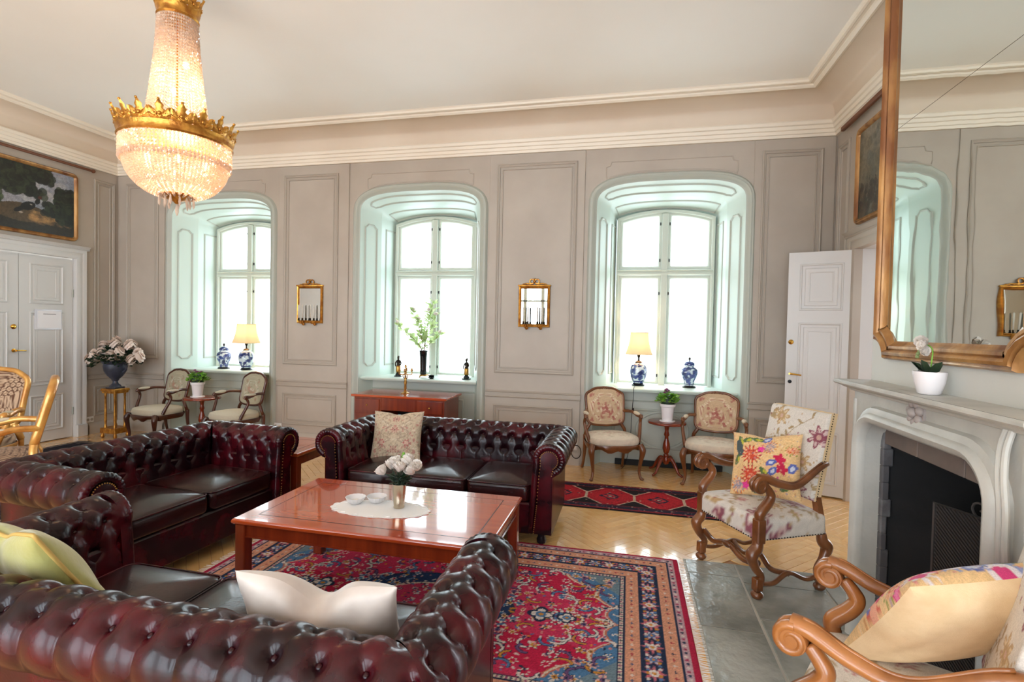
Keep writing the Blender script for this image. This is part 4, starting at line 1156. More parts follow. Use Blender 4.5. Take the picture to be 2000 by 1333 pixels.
def fauteuil(name, label, group, loc, rz, wood, seatcol, backcol, backplain, sz=1.0, seat_h=.43, back_h=.385, back_w=.44, seat_w=.56, crest=.03, pad=True, tilt=RAD(13), legs=True, th=1.0):
    root = thing(name, label, 'chair', loc, rz, group)
    hw, hd = seat_w/2, .245
    so = superout(hw-.012, hd-.012, 64, 3.2, .03, .09)
    lay = [(.97, seat_h-.075), (1.0, seat_h-.06), (1.01, seat_h-.03), (.985, seat_h-.008)]+[(math.cos(t), seat_h-.008+.040*math.sin(t)) for t in np.linspace(.25, 1.53, 26)]
    m = MB(); m.dome(so, lay); m.build('seat', M['vcloth'], root, 80, col=seatcol)
    # serpentine seat rail
    ro = superout(hw, hd, 64, 3.2, .03, .09); m = MB(); n = len(ro); v = []
    def wave(x, y): return .022*math.cos(3*PI*x/hw)*(1 if abs(y) > hd*.6 else .3) - .010*math.cos(PI*x/hw)
    for k, (sc, dz) in enumerate(((1.0, 0), (1.02, -.015), (1.0, -.035), (.96, -.06), (.90, -.05), (.90, 0))):
        for x, y in ro:
            z = seat_h-.06+dz
            if k in (2, 3): z += -.004+wave(x, y)*.7
            v.append((x*sc, y*sc, z))
    m.v = v; m.f = [(j*n+i, j*n+(i+1) % n, (j+1)*n+(i+1) % n, (j+1)*n+i) for j in range(5) for i in range(n)]
    m.build('seat_rail', wood, root, 60)
    if legs:
        for sx in (-1, 1):
            x, y = sx*(hw-.022), -(hd-.030)
            p = bez([(x*.97, y*.97, seat_h-.06), (x*1.055, y*1.08, seat_h-.12), (x*1.01, y*1.04, seat_h-.22), (x*.96, y*.98, .10), (x*1.0, y*1.03, .03), (x*1.05, y*1.10, .012)], 7)
            m = MB(); m.tube(p, [q_*th for q_ in lerpl([.032, .034, .022, .015, .014, .018], len(p))], 10); m.ball((x*1.06, y*1.11, .014), .018, 8, 6, (1, 1, .75)); m.build('leg', wood, root, 180)
            x, y = sx*(hw*.80), hd-.02
            p = bez([(x, y, seat_h-.04), (x, y+.005, seat_h-.2), (x*1.02, y+.03, .1), (x*1.04, y+.07, .008)], 6)
            m = MB(); m.tube(p, lerpl([.024, .020, .016, .017], len(p)), 8); m.build('leg', wood, root, 180)
    # back
    zb = seat_h+.075; yb = hd-.045
    def bp(u, v, h): return (u, yb + (v)*math.sin(tilt) - h*math.cos(tilt), zb + v*math.cos(tilt) - h*-math.sin(tilt)*-1)
    ol = back_outline(back_w, back_h, crest=crest)
    fr = MB(); fr.tube([bp(u, v, 0) for u, v in ol], .021*th, 8, closed=True, flat=.8)
    for k in range(5): fr.ball(bp((k-2)*.026, max(v for u, v in ol)+.004-abs(k-2)*.005, .012), .015-.002*abs(k-2), 8, 5)
    fr.build('back_frame', wood, root, 60)
    cu, cvv = 0, back_h/2
    N = len(ol); m = MB(); lay = [(.97, 0), (.97, .010)]+[(.97*math.cos(t), .010+.030*math.sin(t)) for t in np.linspace(.1, 1.555, 34)]
    rel = [(u, v-cvv) for u, v in ol]
    v3 = []; uv = []
    for sc, hh in lay:
        for u, v in rel: v3.append(bp(u*sc, v*sc+cvv, hh)); uv.append((u*sc, v*sc+cvv))
    m.v = v3; L_ = len(lay); m.f = [(j*N+i, j*N+(i+1) % N, (j+1)*N+(i+1) % N, (j+1)*N+i) for j in range(L_-1) for i in range(N)]+[tuple((L_-1)*N+i for i in range(N))]
    uv = np.array(uv)
    # dense printed face
    m.build('back_pad', M['vcloth'], root, 80, col=lambda V: backcol(uv[:, 0], uv[:, 1]))
    m = MB(); m.v = [bp(u*.97, (v-cvv)*.97+cvv, -.012) for u, v in ol]; m.f = [tuple(range(N))]; m.build('back_lining', backplain, root, 0)
    for sx in (-1, 1):
        p = bez([bp(sx*(back_w/2-.05), .02, 0), (sx*(hw*.78), yb+.0, seat_h+.02), (sx*(hw*.80), hd-.02, seat_h-.05)], 5)
        m = MB(); m.tube(p, .019*th, 8); m.build('stile', wood, root, 180)
        q0 = bp(sx*(back_w/2-.012), .155, 0)
        p = bez([q0, (sx*(hw-.015), yb-.10, q0[2]+.012), (sx*(hw+.010), -.02, q0[2]-.012), (sx*(hw+.022), -.075, q0[2]-.006), (sx*(hw+.022), -.098, q0[2]-.028)], 7)
        m = MB(); m.tube(p, [q_*th for q_ in lerpl([.018, .017, .019, .022, .012], len(p))], 8); ar = m.build('arm', wood, root, 180)
        p = bez([(sx*(hw+.016), -.075, q0[2]-.015), (sx*(hw+.026), -.050, q0[2]-.085), (sx*(hw+.002), -.10, seat_h+.02), (sx*(hw-.020), -.125, seat_h-.05)], 7)
        m = MB(); m.tube(p, [q_*th for q_ in lerpl([.018, .016, .019, .024], len(p))], 8); m.build('arm_support', wood, root, 180)
        if pad:
            m = MB(); m.ball((0, 0, 0), 1, 14, 8, (.024, .085, .018)); m.v = [(x+sx*(hw+.000), y-.005, z+q0[2]+.012) for x, y, z in m.v]
            m.build('arm_pad', M['vcloth'], ar, 180, col=lambda V: np.tile(nlin(seat_plain), (len(V), 1)))
    return root

# --- the pair by the right-hand window: light frame, rosy tapestry
cvB = Canvas(-.26, .26, -.05, .50, .004); tapestry(cvB, (206, 176, 142), (168, 92, 84), (232, 214, 184), (186, 130, 112), 0, .20, .42, .40, 3)
cvS = Canvas(-.32, .32, -.32, .32, .005); cvS.fill((222, 206, 186))
for k in range(26):
    a = 2*PI*k/26; cvS.blob(.17*math.cos(a), .16*math.sin(a), .016, [(206, 170, 150), (196, 178, 150), (232, 216, 200)][k % 3], .7)
for k in range(60): cvS.blob(rng.normal()*.06, rng.normal()*.05, .012, [(196, 140, 128), (212, 180, 158), (180, 160, 126)][k % 3], .6)
cvS.noise(.04)
seat_plain = (214, 196, 170)
seatR = lambda V: cvS.sample(V[:, 0], V[:, 1])*np.where(V[:, 2:3] > .415, 1, 1)
backR = lambda u, v: cvB.sample(u, v)
WA = fauteuil('armchair', 'walnut armchair with rosy tapestry back, left of the round table under right window', 'rosy tapestry armchairs', (-.16, 5.62, 0), RAD(19), M['chairwood'], seatR, backR, M['cream_cloth'])
WB = copy_tree(WA); WB['label'] = 'walnut armchair with rosy tapestry back, nearest the open white door'
WB.location = (.885, 5.62, 0); WB.rotation_euler.z = RAD(-13)
# --- the pair by the left-hand window: dark frame, grey-green back with rosette
cvC = Canvas(-.26, .26, -.05, .50, .004); tapestry(cvC, (178, 170, 146), (180, 140, 120), (206, 204, 186), (150, 146, 120), 0, .20, .30, .30, 4)
seatL = lambda V: np.tile(nlin((206, 198, 178)), (len(V), 1))
seat_plain = (206, 198, 176)
WC = fauteuil('armchair', 'dark walnut armchair with cream seat beside the flower pedestal', 'cream-seat walnut armchairs', (-5.95, 5.50, 0), RAD(-10), M['chairdark'], seatL, lambda u, v: cvC.sample(u, v), M['cream_cloth'])
WD = copy_tree(WC); WD['label'] = 'dark walnut armchair with cream seat under the lamp of the left window'
WD.location = (-4.80, 5.52, 0); WD.rotation_euler.z = RAD(-14)
# --- gilded chairs at the left edge
cvG = Canvas(-.30, .30, -.36, .56, .005); hexdots(cvG, (92, 58, 38), (196, 168, 140), (120, 84, 60))
seatG = lambda V: cvG.sample(V[:, 0], V[:, 1]*.9 - (V[:, 2]-.43)*1.0)
seat_plain = (210, 196, 170)
GA = fauteuil('gilded_armchair', 'gilded armchair with brown medallion fabric, farther back at left edge', 'gilded medallion armchairs', (-5.83, 3.46, .008), RAD(20), M['goldwood'], seatG, lambda u, v: cvG.sample(u, v), M['cream_cloth'], seat_h=.44, back_h=.50, back_w=.52, seat_w=.62, crest=.05, tilt=RAD(14), th=1.5)
GB = copy_tree(GA); GB['label'] = 'gilded armchair seen side-on just behind the two-seat sofa'
GB.location = (-4.93, 3.12, .008); GB.rotation_euler.z = RAD(-36)

# ================================================================== CARVED FIRESIDE ARMCHAIRS
cvF = Canvas(-.34, .34, -.10, .75, .004)
def crewel(cv, seed):
    r2 = np.random.default_rng(seed); cv.fill((226, 218, 208))
    vine = (178, 156, 124); plum = (138, 64, 82); rose = (190, 128, 128); tan = (190, 154, 106)
    for a0, a1 in (((-.28, -.05), (.05, .30)), ((.28, .05), (-.10, .45)), ((-.25, .35), (.15, .62)), ((.0, -.1), (.25, .25)), ((-.3, .55), (-.05, .70))):
        pts = [(a0[0]+(a1[0]-a0[0])*t+.05*math.sin(6*t), a0[1]+(a1[1]-a0[1])*t+.04*math.cos(5*t)) for t in np.linspace(0, 1, 24)]
        cv.stroke(pts, .007, vine, .9)
        for i in range(2, 24, 3):
            cv.leaf(pts[i][0]+.02*math.cos(i*2), pts[i][1]+.02*math.sin(i*2), .026, [tan, (196, 176, 120), (176, 150, 110)][i % 3], i*1.7, 2.6)
    for k, (x, y, r, c) in enumerate(((.20, .50, .088, plum), (.10, .12, .09, plum), (-.22, .10, .08, plum), (.12, .30, .07, tan), (-.12, .60, .075, tan), (.22, .04, .05, plum), (-.05, .02, .065, rose), (-.2, .34, .065, rose), (.24, .26, .045, (176, 150, 96)), (-.02, .44, .04, rose))):
        a = r2.uniform(0, 6); pf = lambda th: .74+.26*np.cos(7*th)
        cv.blob(x, y, r, c, .9, fn=pf); cv.blob(x, y, r*.80, (222, 196, 190) if c != tan else (226, 206, 170), .9, fn=pf)
        for i in range(7):
            b = a+i*2*PI/7; cv.stroke([(x, y), (x+r*.8*math.cos(b), y+r*.8*math.sin(b))], .006, c, .85)
        cv.blob(x, y, r*.42, c, .85); cv.blob(x, y, r*.2, (214, 176, 160), .9)
    for k in range(90): cv.blob(r2.uniform(-.34, .34), r2.uniform(-.1, .75), .006, [plum, tan, vine][k % 3], .7)
    cv.noise(.03)
crewel(cvF, 8)
def scroll_pts(c, r0, turns, start, sgn, n=26, plane='yz', x=0):
    out = []
    for i in range(n):
        t = i/(n-1); a = start+sgn*turns*2*PI*t; r = r0*(1-.82*t); out.append((x, c[0]+r*math.cos(a), c[1]+r*math.sin(a)))
    return out
def fireside(label, loc, rz, wood):
    root = thing('carved_armchair', label, 'armchair', loc, rz, 'carved fireside armchairs')
    hw, hd, sh = .285, .265, .455
    # seat
    so = rrect(-hw+.005, hw-.005, -hd+.005, hd-.02, .03, 5); dense = []
    for i in range(len(so)):
        a, b = so[i], so[(i+1) % len(so)]; k = max(1, int(math.hypot(b[0]-a[0], b[1]-a[1])/.02))
        dense += [(a[0]+(b[0]-a[0])*j/k, a[1]+(b[1]-a[1])*j/k) for j in range(k)]
    lay = [(.985, sh-.115), (1.0, sh-.105), (1.0, sh-.08), (1.0, sh-.055), (1.0, sh-.03), (.99, sh-.010), (.965, sh)]+[(s_, sh+.028*(1-s_**2)**.7+.004) for s_ in np.linspace(.92, .04, 22)]
    m = MB(); m.dome(dense, lay)
    m.build('seat', M['vcloth'], root, 70, col=lambda V: cvF.sample(np.where(V[:, 2] < sh-.02, V[:, 0]+V[:, 1]*.6, V[:, 0]), np.where(V[:, 2] < sh-.02, .10+(V[:, 2]-sh)*1.2+.3*np.abs(V[:, 1]), .30-V[:, 1]*1.1)))
    m = MB()
    for x, y in dense[::1]: m.ball((x*1.005, y*1.005, sh-.108), .0045, 5, 3)
    tag(m.build('nailheads', M['bronze'], root, 180), kind='stuff')
    # upholstered back
    tl = RAD(12); zb, yb = sh+.075, hd-.055; bh, bw, bt_ = .545, .475, .055
    def bp(u, v, h): return np.array((u, yb+v*math.sin(tl)-h*math.cos(tl), zb+v*math.cos(tl)+h*math.sin(tl)*0))
    nx, ny = 84, 86; us = np.linspace(-1, 1, nx); vs = np.linspace(0, 1, ny); P = np.zeros((ny, nx, 3)); RG = np.zeros((ny, nx, 3))
    U, V_ = np.meshgrid(us*bw/2, vs*bh)
    ex = np.clip((1-np.abs(us))/.06, 0, 1); ey = np.clip(np.minimum(vs, 1-vs)/.05, 0, 1)
    th = .028+.022*np.outer(np.sqrt(1-(1-ey)**2), np.sqrt(1-(1-ex)**2))+.010*np.outer(np.sin(PI*vs), np.cos(PI*us/2))
    for j in range(ny):
        for i in range(nx): P[j, i] = bp(U[j, i], V_[j, i], th[j, i])
    bk = link('back_pad', gridmesh(P, M['vcloth'], 180, cvF.sample(U, V_*1.15+.05)), root)
    m = MB(); rc = rect(-bw/2, bw/2, 0, bh)
    m.v = [tuple(bp(u, v, .030)) for u, v in rc]+[tuple(bp(u, v, -.02)) for u, v in rc]; m.f = [(0, 1, 5, 4), (1, 2, 6, 5), (2, 3, 7, 6), (3, 0, 4, 7), (4, 5, 6, 7)]
    m.build('back_border', M['cream_cloth'], root, 0)
    m = MB()
    for sx in (-1, 1):
        for k in range(36): m.ball(tuple(bp(sx*(bw/2+.001), bh*k/35, .012)), .0042, 5, 3)
    tag(m.build('nailheads', M['bronze'], bk, 180), kind='stuff')
    for sx in (-1, 1):
        x = sx*(hw-.02)
        # back post + hind leg
        p = [tuple(bp(sx*(bw/2-.02), .03, 0)), (x*.94, hd-.05, sh-.03), (x*.94, hd-.04, sh-.12)]
        m = MB(); m.tube(p, [.026, .028, .028], 4, up=(1, 1, 0)); m.build('back_post', wood, root, 30)
        def legpath(y, s_):
            return bez([(x, y, sh-.11), (x, y-.012*s_, sh-.16), (x, y-.045*s_, sh-.20), (x, y-.020*s_, sh-.27), (x, y+.022*s_, .13), (x, y+.012*s_, .085), (x, y, .06)], 6)
        for y, s_ in ((-(hd-.028), 1), (hd-.05, -1)):
            p = legpath(y, s_); m = MB()
            m.tube(p, lerpl([.027, .034, .036, .026, .021, .024, .026], len(p)), 10)
            for q in (-1, 1): m.ball((x+q*.012, y-.040*s_, sh-.195), .026, 10, 6, (.7, 1, 1))
            m.cbox(x-.024, x+.024, y-.024, y+.024, .045, .12, .005)
            lg = m.build('leg', wood, root, 60)
            m = MB(); m.lathe([(.018, .045), (.022, .040), (.034, .030), (.036, .018), (.028, .004), (.02, 0)], 14, (x, y, 0)); m.build('foot', wood, lg, 180)
        # post of the front leg up through the seat, scrolled arm support and arm
        yf = -(hd-.028)
        m = MB(); m.cbox(x-.028, x+.028, yf-.028, yf+.028, sh-.13, sh+.012, .006); m.build('leg_block', wood, root, 0)
        za = .680
        p = bez([(x, yf+.004, sh+.0), (x*1.01, yf+.002, sh+.045), (x*1.01, yf+.055, sh+.105), (x*1.01, yf+.072, za-.075), (x*1.01, yf+.030, za-.018)], 8)
        m = MB(); m.tube(p, lerpl([.026, .031, .029, .026, .020], len(p)), 10, flat=1.0); m.build('arm_support', wood, root, 180)
        m = MB()
        back_pt = tuple(bp(sx*(bw/2+.005), .235, 0))
        xa = x*1.01
        p = bez([back_pt, (xa, back_pt[1]-.085, back_pt[2]-.018), (xa, .02, za-.030), (xa, -.10, za-.018), (xa, -.20, za+.022), (xa, yf-.018, za+.030)], 9)
        m.tube(p, lerpl([.020, .023, .026, .030, .032, .030], len(p)), 10, flat=.78)
        # volute at the front of the arm
        cy, cz = yf-.012, za-.016
        ar = m.build('arm', wood, root, 60)
        for q in (-1, 1):
            sp = scroll_pts((cy, cz), .044, 1.6, RAD(80), 1, 30, x=xa+q*.018)
            m = MB(); m.tube(sp, lerpl([.015, .012, .007], len(sp)), 8); m.build('volute', wood, ar, 60)
        m = MB(); m.lathe([(.040, -.026), (.042, -.02), (.042, .02), (.040, .026)], 18); m.xf(lambda a, b, z: (xa+z, cy+a, cz+b)); m.build('scroll_core', wood, ar, 40)
        mr_ = MB(); mr_.tube([(a+0*sx, b, c+.022) for a, b, c in [tuple(v) for v in p[6:-6]]], .006, 6); mr_.build('arm_ridge', wood, ar, 180)
        # side stretcher, wavy
        p = bez([(x, -(hd-.028), .09), (x, -.13, .075), (x*.93, 0, .115), (x, .11, .075), (x, hd-.05, .09)], 7)
        m = MB(); m.tube(p, .0165, 8, flat=.8); m.build('side_stretcher', wood, root, 180)
    p = bez([(-(hw-.04), .0, .11), (-.12, -.015, .085), (0, 0, .13), (.12, -.015, .085), (hw-.04, 0, .11)], 8)
    m = MB(); m.tube(p, .017, 8); m.build('cross_stretcher', wood, root, 180)
    p = bez([(-(hw-.03), -(hd-.04), .20), (-.14, -(hd-.03), .175), (0, -(hd-.03), .215), (.14, -(hd-.03), .175), (hw-.03, -(hd-.04), .20)], 8)
    m = MB(); m.tube(p, .018, 8); m.ball((0, -(hd-.02), .212), .03, 10, 6, (1.4, .6, .7)); m.build('front_stretcher', wood, root, 180)
    return root
FA = fireside('carved walnut armchair with floral crewel upholstery beside the fireplace', (.855, 3.565, .006), RAD(-62), M['carved'])
FB = fireside('carved walnut armchair with scrolled arms at the bottom right corner', (.835, 1.735, .006), RAD(-119), M['carvedl'])
# ================================================================== CUSHIONS
def pillow(name, label, w, h, t, loc, rot, front, back=None, dent=0, step=.006, piping=None, group=None, sag=0, corner=.07):
    root = thing(name, label, 'cushion', (0, 0, 0), 0, group); root.location = loc; root.rotation_euler = rot
    nu, nv = int(w/step), int(h/step); us = np.linspace(-1, 1, nu); vs = np.linspace(-1, 1, nv); U, V = np.meshgrid(us, vs)
    X = U*w/2*(1-corner*(1-V**2)); Z = V*h/2*(1-corner*(1-U**2))
    Z = Z - dent*np.exp(-(U/.30)**2)*np.clip((V+.2)/1.2, 0, 1)**2
    T = t/2*np.clip((1-U**2)*(1-V**2), 0, 1)**.42
    T = T*(1-.25*np.exp(-(U/.2)**2)*np.clip(V, 0, 1)*(1 if dent else 0))
    wr = .006*np.sin(9*U+4*V)*np.exp(-((np.abs(U)-.75)/.3)**2)*(1-V**2)
    for nm, sg, mt in (('front_cover', -1, front), ('back_cover', 1, back or front)):
        P = np.stack([X, sg*(T+wr*(T > .02)), Z], -1)
        if sg > 0: P = P[:, ::-1]
        if isinstance(mt, Canvas):
            uu, vv = (U, V) if sg < 0 else (U[:, ::-1], V)
            cx, cy = (mt.x[0]+mt.x[-1])/2, (mt.y[0]+mt.y[-1])/2
            rgb = mt.sample(cx+uu*(mt.x[-1]-mt.x[0])/2, cy+vv*(mt.y[-1]-mt.y[0])/2)
            link(nm, gridmesh(P, M['vcloth'], 180, rgb), root)
        else: link(nm, gridmesh(P, mt, 180), root)
    if piping is not None:
        e = np.concatenate([np.stack([X[0], Z[0]], -1), np.stack([X[:, -1], Z[:, -1]], -1)[1:], np.stack([X[-1], Z[-1]], -1)[::-1][1:], np.stack([X[:, 0], Z[:, 0]], -1)[::-1][1:-1]])
        m = MB(); m.tube([(a, 0, b) for a, b in e[::2]], .007, 6, closed=True); m.build('piping', piping, root, 180)
    return root
def kantha():
    cv = Canvas(-.22, .22, -.22, .22, .004); cv.fill((236, 196, 140)); r2 = np.random.default_rng(12)
    for k in range(30): cv.stroke([(r2.uniform(-.22, .22), r2.uniform(-.22, .22)) for _ in range(2)], .004, (226, 172, 112), .6)
    for x, y, r, c, e in ((-.07, .06, .062, (214, 74, 44), (150, 40, 40)), (-.07, -.085, .062, (214, 70, 44), (170, 50, 40)), (.045, .125, .045, (150, 142, 158), (222, 130, 40)), (-.15, -.16, .05, (150, 142, 158), (226, 120, 40)), (.185, .10, .035, (216, 96, 40), (150, 150, 60)), (.05, -.02, .03, (230, 190, 120), (160, 130, 60))):
        cv.flower(x, y, r, 14, c, c, None, edge=e)
        for i in range(40):
            a = r2.uniform(0, 6.3); q = r*math.sqrt(r2.uniform(0, 1))*.9; cv.blob(x+q*math.cos(a), y+q*math.sin(a), .005, (244, 190, 150), .7)
    for x, y, r, c in ((.115, .035, .045, (204, 22, 72)), (.13, -.03, .04, (196, 20, 66)), (-.005, .11, .028, (236, 60, 150)), (-.10, -.16, .03, (232, 60, 150)), (.10, -.115, .03, (206, 90, 140)), (.02, -.12, .03, (210, 110, 150))):
        cv.blob(x, y, r, c, 1, fn=lambda th: .8+.2*np.cos(5*th))
    for x, y, a in ((.065, .01, .5), (.075, -.05, .9), (.02, .19, .2), (.19, -.02, 1.2)):
        cv.leaf(x, y, .035, (88, 104, 176), a, 1.6); cv.leaf(x, y, .018, (206, 210, 226), a, 1.6)
    for x, y, a in ((-.15, .15, 1.9), (-.10, .17, .4), (-.04, .185, .1), (.02, -.06, 2.2), (-.17, .02, 1.2), (.15, -.15, .6), (-.02, -.19, .3)):
        cv.leaf(x, y, .042, (86, 112, 62), a, 2.4); cv.leaf(x+.01, y, .02, (196, 190, 60), a, 2.2)
    cv.leaf(-.155, .10, .06, (72, 84, 84), 1.8, 2.4)
    for k in range(160): cv.blob(r2.uniform(-.22, .22), r2.uniform(-.22, .22), .005, [(206, 90, 120), (240, 220, 190), (196, 120, 60), (150, 130, 170)][k % 4], .55)
    cv.noise(.05); return cv
KAN = kantha(); KAN2 = kantha()
_k = np.random.default_rng(77)
for _i in range(46): KAN2.flower(_k.uniform(-.22, .22), _k.uniform(-.05, .22), _k.uniform(.02, .05), 9, [(222, 30, 120), (236, 210, 216), (150, 160, 206), (214, 90, 70), (240, 228, 230)][_i % 5], [(240, 120, 170), (190, 190, 220), (236, 230, 236), (240, 170, 140), (222, 60, 130)][_i % 5])
def damask():
    cv = Canvas(-.21, .21, -.21, .21, .004); cv.fill((196, 176, 150)); r2 = np.random.default_rng(21)
    for sx in (-1, 1):
        for k in range(240):
            x, y = abs(r2.uniform(0, .21)), r2.uniform(-.21, .21); c = [(214, 200, 176), (150, 128, 112), (176, 112, 104), (168, 150, 124), (206, 184, 156)][k % 5]
            r2s = r2.uniform(.006, .014)
            cv.blob(sx*x, y, r2s, c, .7, ang=sx*k, asp=1.8)
        r2 = np.random.default_rng(21)
        for y in (-.10, .02, .14): cv.stroke([(sx*(.03+.09*math.sin(t)), y-.05+.11*t/3.1) for t in np.linspace(0, 3.1, 18)], .007, (158, 136, 118), .9)
        cv.flower(sx*.11, -.06, .035, 6, (176, 100, 98), (206, 170, 150))
    for y in (-.12, .05, .16): cv.flower(0, y, .035, 8, (170, 104, 100), (196, 160, 140), (140, 90, 84))
    cv.noise(.07); return cv
pillow('cushion', 'floral tapestry cushion on the sofa facing the camera', .45, .43, .15, (-1.905, 4.045, .615), (RAD(-17), RAD(-2), RAD(3)), damask(), M['cream_cloth'], dent=.02)
pillow('cushion', 'ivory satin cushion with a dented top on the foreground sofa', .52, .36, .17, (-.90, 1.41, .625), (RAD(-20), 0, RAD(184)), M['satin'], M['satin'], dent=.085)
pillow('cushion', 'green velvet cushion with tan piping at left of foreground sofa', .56, .46, .17, (-2.06, 1.43, .63), (RAD(-30), RAD(6), RAD(165)), M['greenvel'], M['greenvel'], dent=.03, piping=M['piping'])
pillow('cushion', 'bright embroidered floral cushion on the armchair beside the fireplace', .44, .42, .15, (.885, 3.595, .702), (RAD(-20), RAD(-7), RAD(-34)), KAN, M['cream_cloth'], dent=.02)
pillow('cushion', 'embroidered cushion with plain cream back on the bottom right armchair', .52, .55, .19, (.985, 1.80, .71), (RAD(-41), RAD(7), RAD(193)), KAN2, M['cream_cloth'], dent=.0)

# ================================================================== WINDOW-SILL AND WALL THINGS
def glaze(V, seed, z0, z1, dens=9):
    """blue brushwork on white, by position round the pot"""
    th = np.arctan2(V[:, 1], V[:, 0]); z = V[:, 2]; r2 = np.random.default_rng(seed)
    base = np.tile(np.array((206., 220., 228.)), (len(V), 1))
    for k in range(dens*14):
        a, b = r2.uniform(-PI, PI), r2.uniform(z0, z1); s_ = r2.uniform(.010, .026)
        d = np.hypot(np.angle(np.exp(1j*(th-a)))*.09, z-b); mk = d < s_
        base[mk] = base[mk]*.25+np.array([(34, 46, 110), (52, 70, 136), (28, 36, 84)][k % 3])*.75
    for zz in (z0+.012, z1-.010): base[np.abs(z-zz) < .006] = (30, 42, 104)
    return nlin(base)
def finelathe(prof, n=56, m=60):
    P = np.array(prof, float); d = np.r_[0, np.cumsum(np.hypot(*np.diff(P, axis=0).T))]; s = np.linspace(0, d[-1], m)
    return [(max(float(np.interp(t, d, P[:, 0])), 1e-4), float(np.interp(t, d, P[:, 1]))) for t in s]
def make_jar(label, loc, seed):
    root = thing('ginger_jar', label, 'jar', loc, 0, 'blue and white porcelain jars')
    m = MB(); m.lathe([(.062, 0), (.078, .004), (.080, .012), (.070, .02), (.072, .026), (.0001, .028)], 24); m.build('stand', M['blackgloss'], root)
    m = MB(); m.lathe(finelathe([(.052, .024), (.054, .05), (.066, .09), (.088, .14), (.096, .18), (.090, .215), (.066, .238), (.052, .245), (.052, .262), (.0001, .262)]), 56); m.build('body', M['vglaze'], root, 180, col=lambda V: glaze(V, seed, .03, .24))
    m = MB(); m.lathe(finelathe([(.058, .258), (.060, .264), (.058, .285), (.046, .300), (.022, .312), (.0001, .315)], m=24), 40); ld_ = m.build('lid', M['vglaze'], root, 180, col=lambda V: glaze(V, seed+1, .262, .31, 5))
    m = MB(); m.lathe([(.006, .31), (.008, .322), (.014, .334), (.013, .345), (.005, .358), (.0001, .364)], 14); m.build('finial', M['bronze'], ld_)
    return root
make_jar('blue and white lidded jar right of the lamp on right windowsill', (.705, 6.33, .906), 4)
make_jar('blue and white lidded jar left of the lamp on left windowsill', (-5.565, 6.17, .906), 14)
def shade_mesh(z0, z1, rb, rt, n=32):
    m = MB(); L = 9; v = []
    for j in range(L+1):
        t = j/L; r = rb+(rt-rb)*(1-(1-t)**1.9)
        for i in range(n):
            a = 2*PI*i/n+PI/4; c, s_ = math.cos(a), math.sin(a); k = (abs(c)**5+abs(s_)**5)**(-1/5)*.90
            v.append((r*k*c, r*k*s_, z0+(z1-z0)*t))
    m.v = v; m.f = [(j*n+i, j*n+(i+1) % n, (j+1)*n+(i+1) % n, (j+1)*n+i) for j in range(L) for i in range(n)]
    ring = lambda j: v[j*n:(j+1)*n]
    return m, ring(0), ring(L)
def make_lamp(label, loc, rz, seed):
    root = thing('table_lamp', label, 'lamp', loc, rz, 'blue and white table lamps')
    m = MB(); m.lathe([(.060, 0), (.074, .004), (.078, .014), (.066, .022), (.070, .030), (.0001, .032)], 24); m.build('base', M['blackgloss'], root)
    m = MB(); m.lathe(finelathe([(.056, .028), (.066, .05), (.090, .10), (.098, .16), (.095, .21), (.078, .248), (.046, .265), (.042, .272), (.0001, .272)]), 56, flute=.015, nfl=6); m.build('body', M['vglaze'], root, 180, col=lambda V: glaze(V, seed, .04, .26))
    m = MB(); m.lathe([(.040, .270), (.044, .278), (.030, .292), (.012, .300), (.010, .33), (.018, .345), (.020, .365), (.008, .38), (.008, .55)], 14); m.build('stem', M['bronze'], root)
    sm, lo, hi = shade_mesh(.375, .635, .165, .112); so = sm.build('lamp_shade', M['shade'], root, 50)
    m = MB(); m.tube(lo, .004, 6, closed=True); m.build('lower_trim', M['cream_cloth'], so, 180)
    m = MB(); m.tube(hi, .0035, 6, closed=True); m.build('upper_trim', M['cream_cloth'], so, 180)
    m = MB(); m.ball((0, 0, .47), .028, 12, 8, (1, 1, 1.25)); m.build('bulb', M['bulb'], root, 180)
    l = bpy.data.lights.new('lamp_light', 'POINT'); l.energy = 7; l.color = (1, .78, .50); l.shadow_soft_size = .04
    o = bpy.data.objects.new('lamp_light', l); COL.objects.link(o); o.parent = root; o.location = (0, 0, .53)
    return root
make_lamp('lit table lamp with blue and white vase base on right windowsill', (.125, 6.33, .906), RAD(8), 31)
make_lamp('lit table lamp with blue and white vase base on left windowsill', (-5.165, 6.13, .906), RAD(-12), 37)
# lamp cord hanging from the right sill to the floor
m = MB(); m.tube(bez([(.085, 6.25, .912), (.075, 6.02, .912), (.07, 5.925, .905), (.068, 5.922, .80), (.055, 5.95, .55), (.045, 6.0, .25), (.0, 5.95, .05), (-.04, 5.88, .008)], 8), .0035, 6)
cd = thing('lamp_cord', 'thin dark lamp cord hanging from the right windowsill to the floor', 'cord', (.07, 5.92, 0))
m.xf(lambda x, y, z: (x-.07, y-5.92, z)); m.build('cable', M['darkmetal'], cd, 180)
m = MB(); m.cbox(-.010, .010, -.005, .020, .63, .69, .004); m.build('switch', M['darkmetal'], cd, 0)

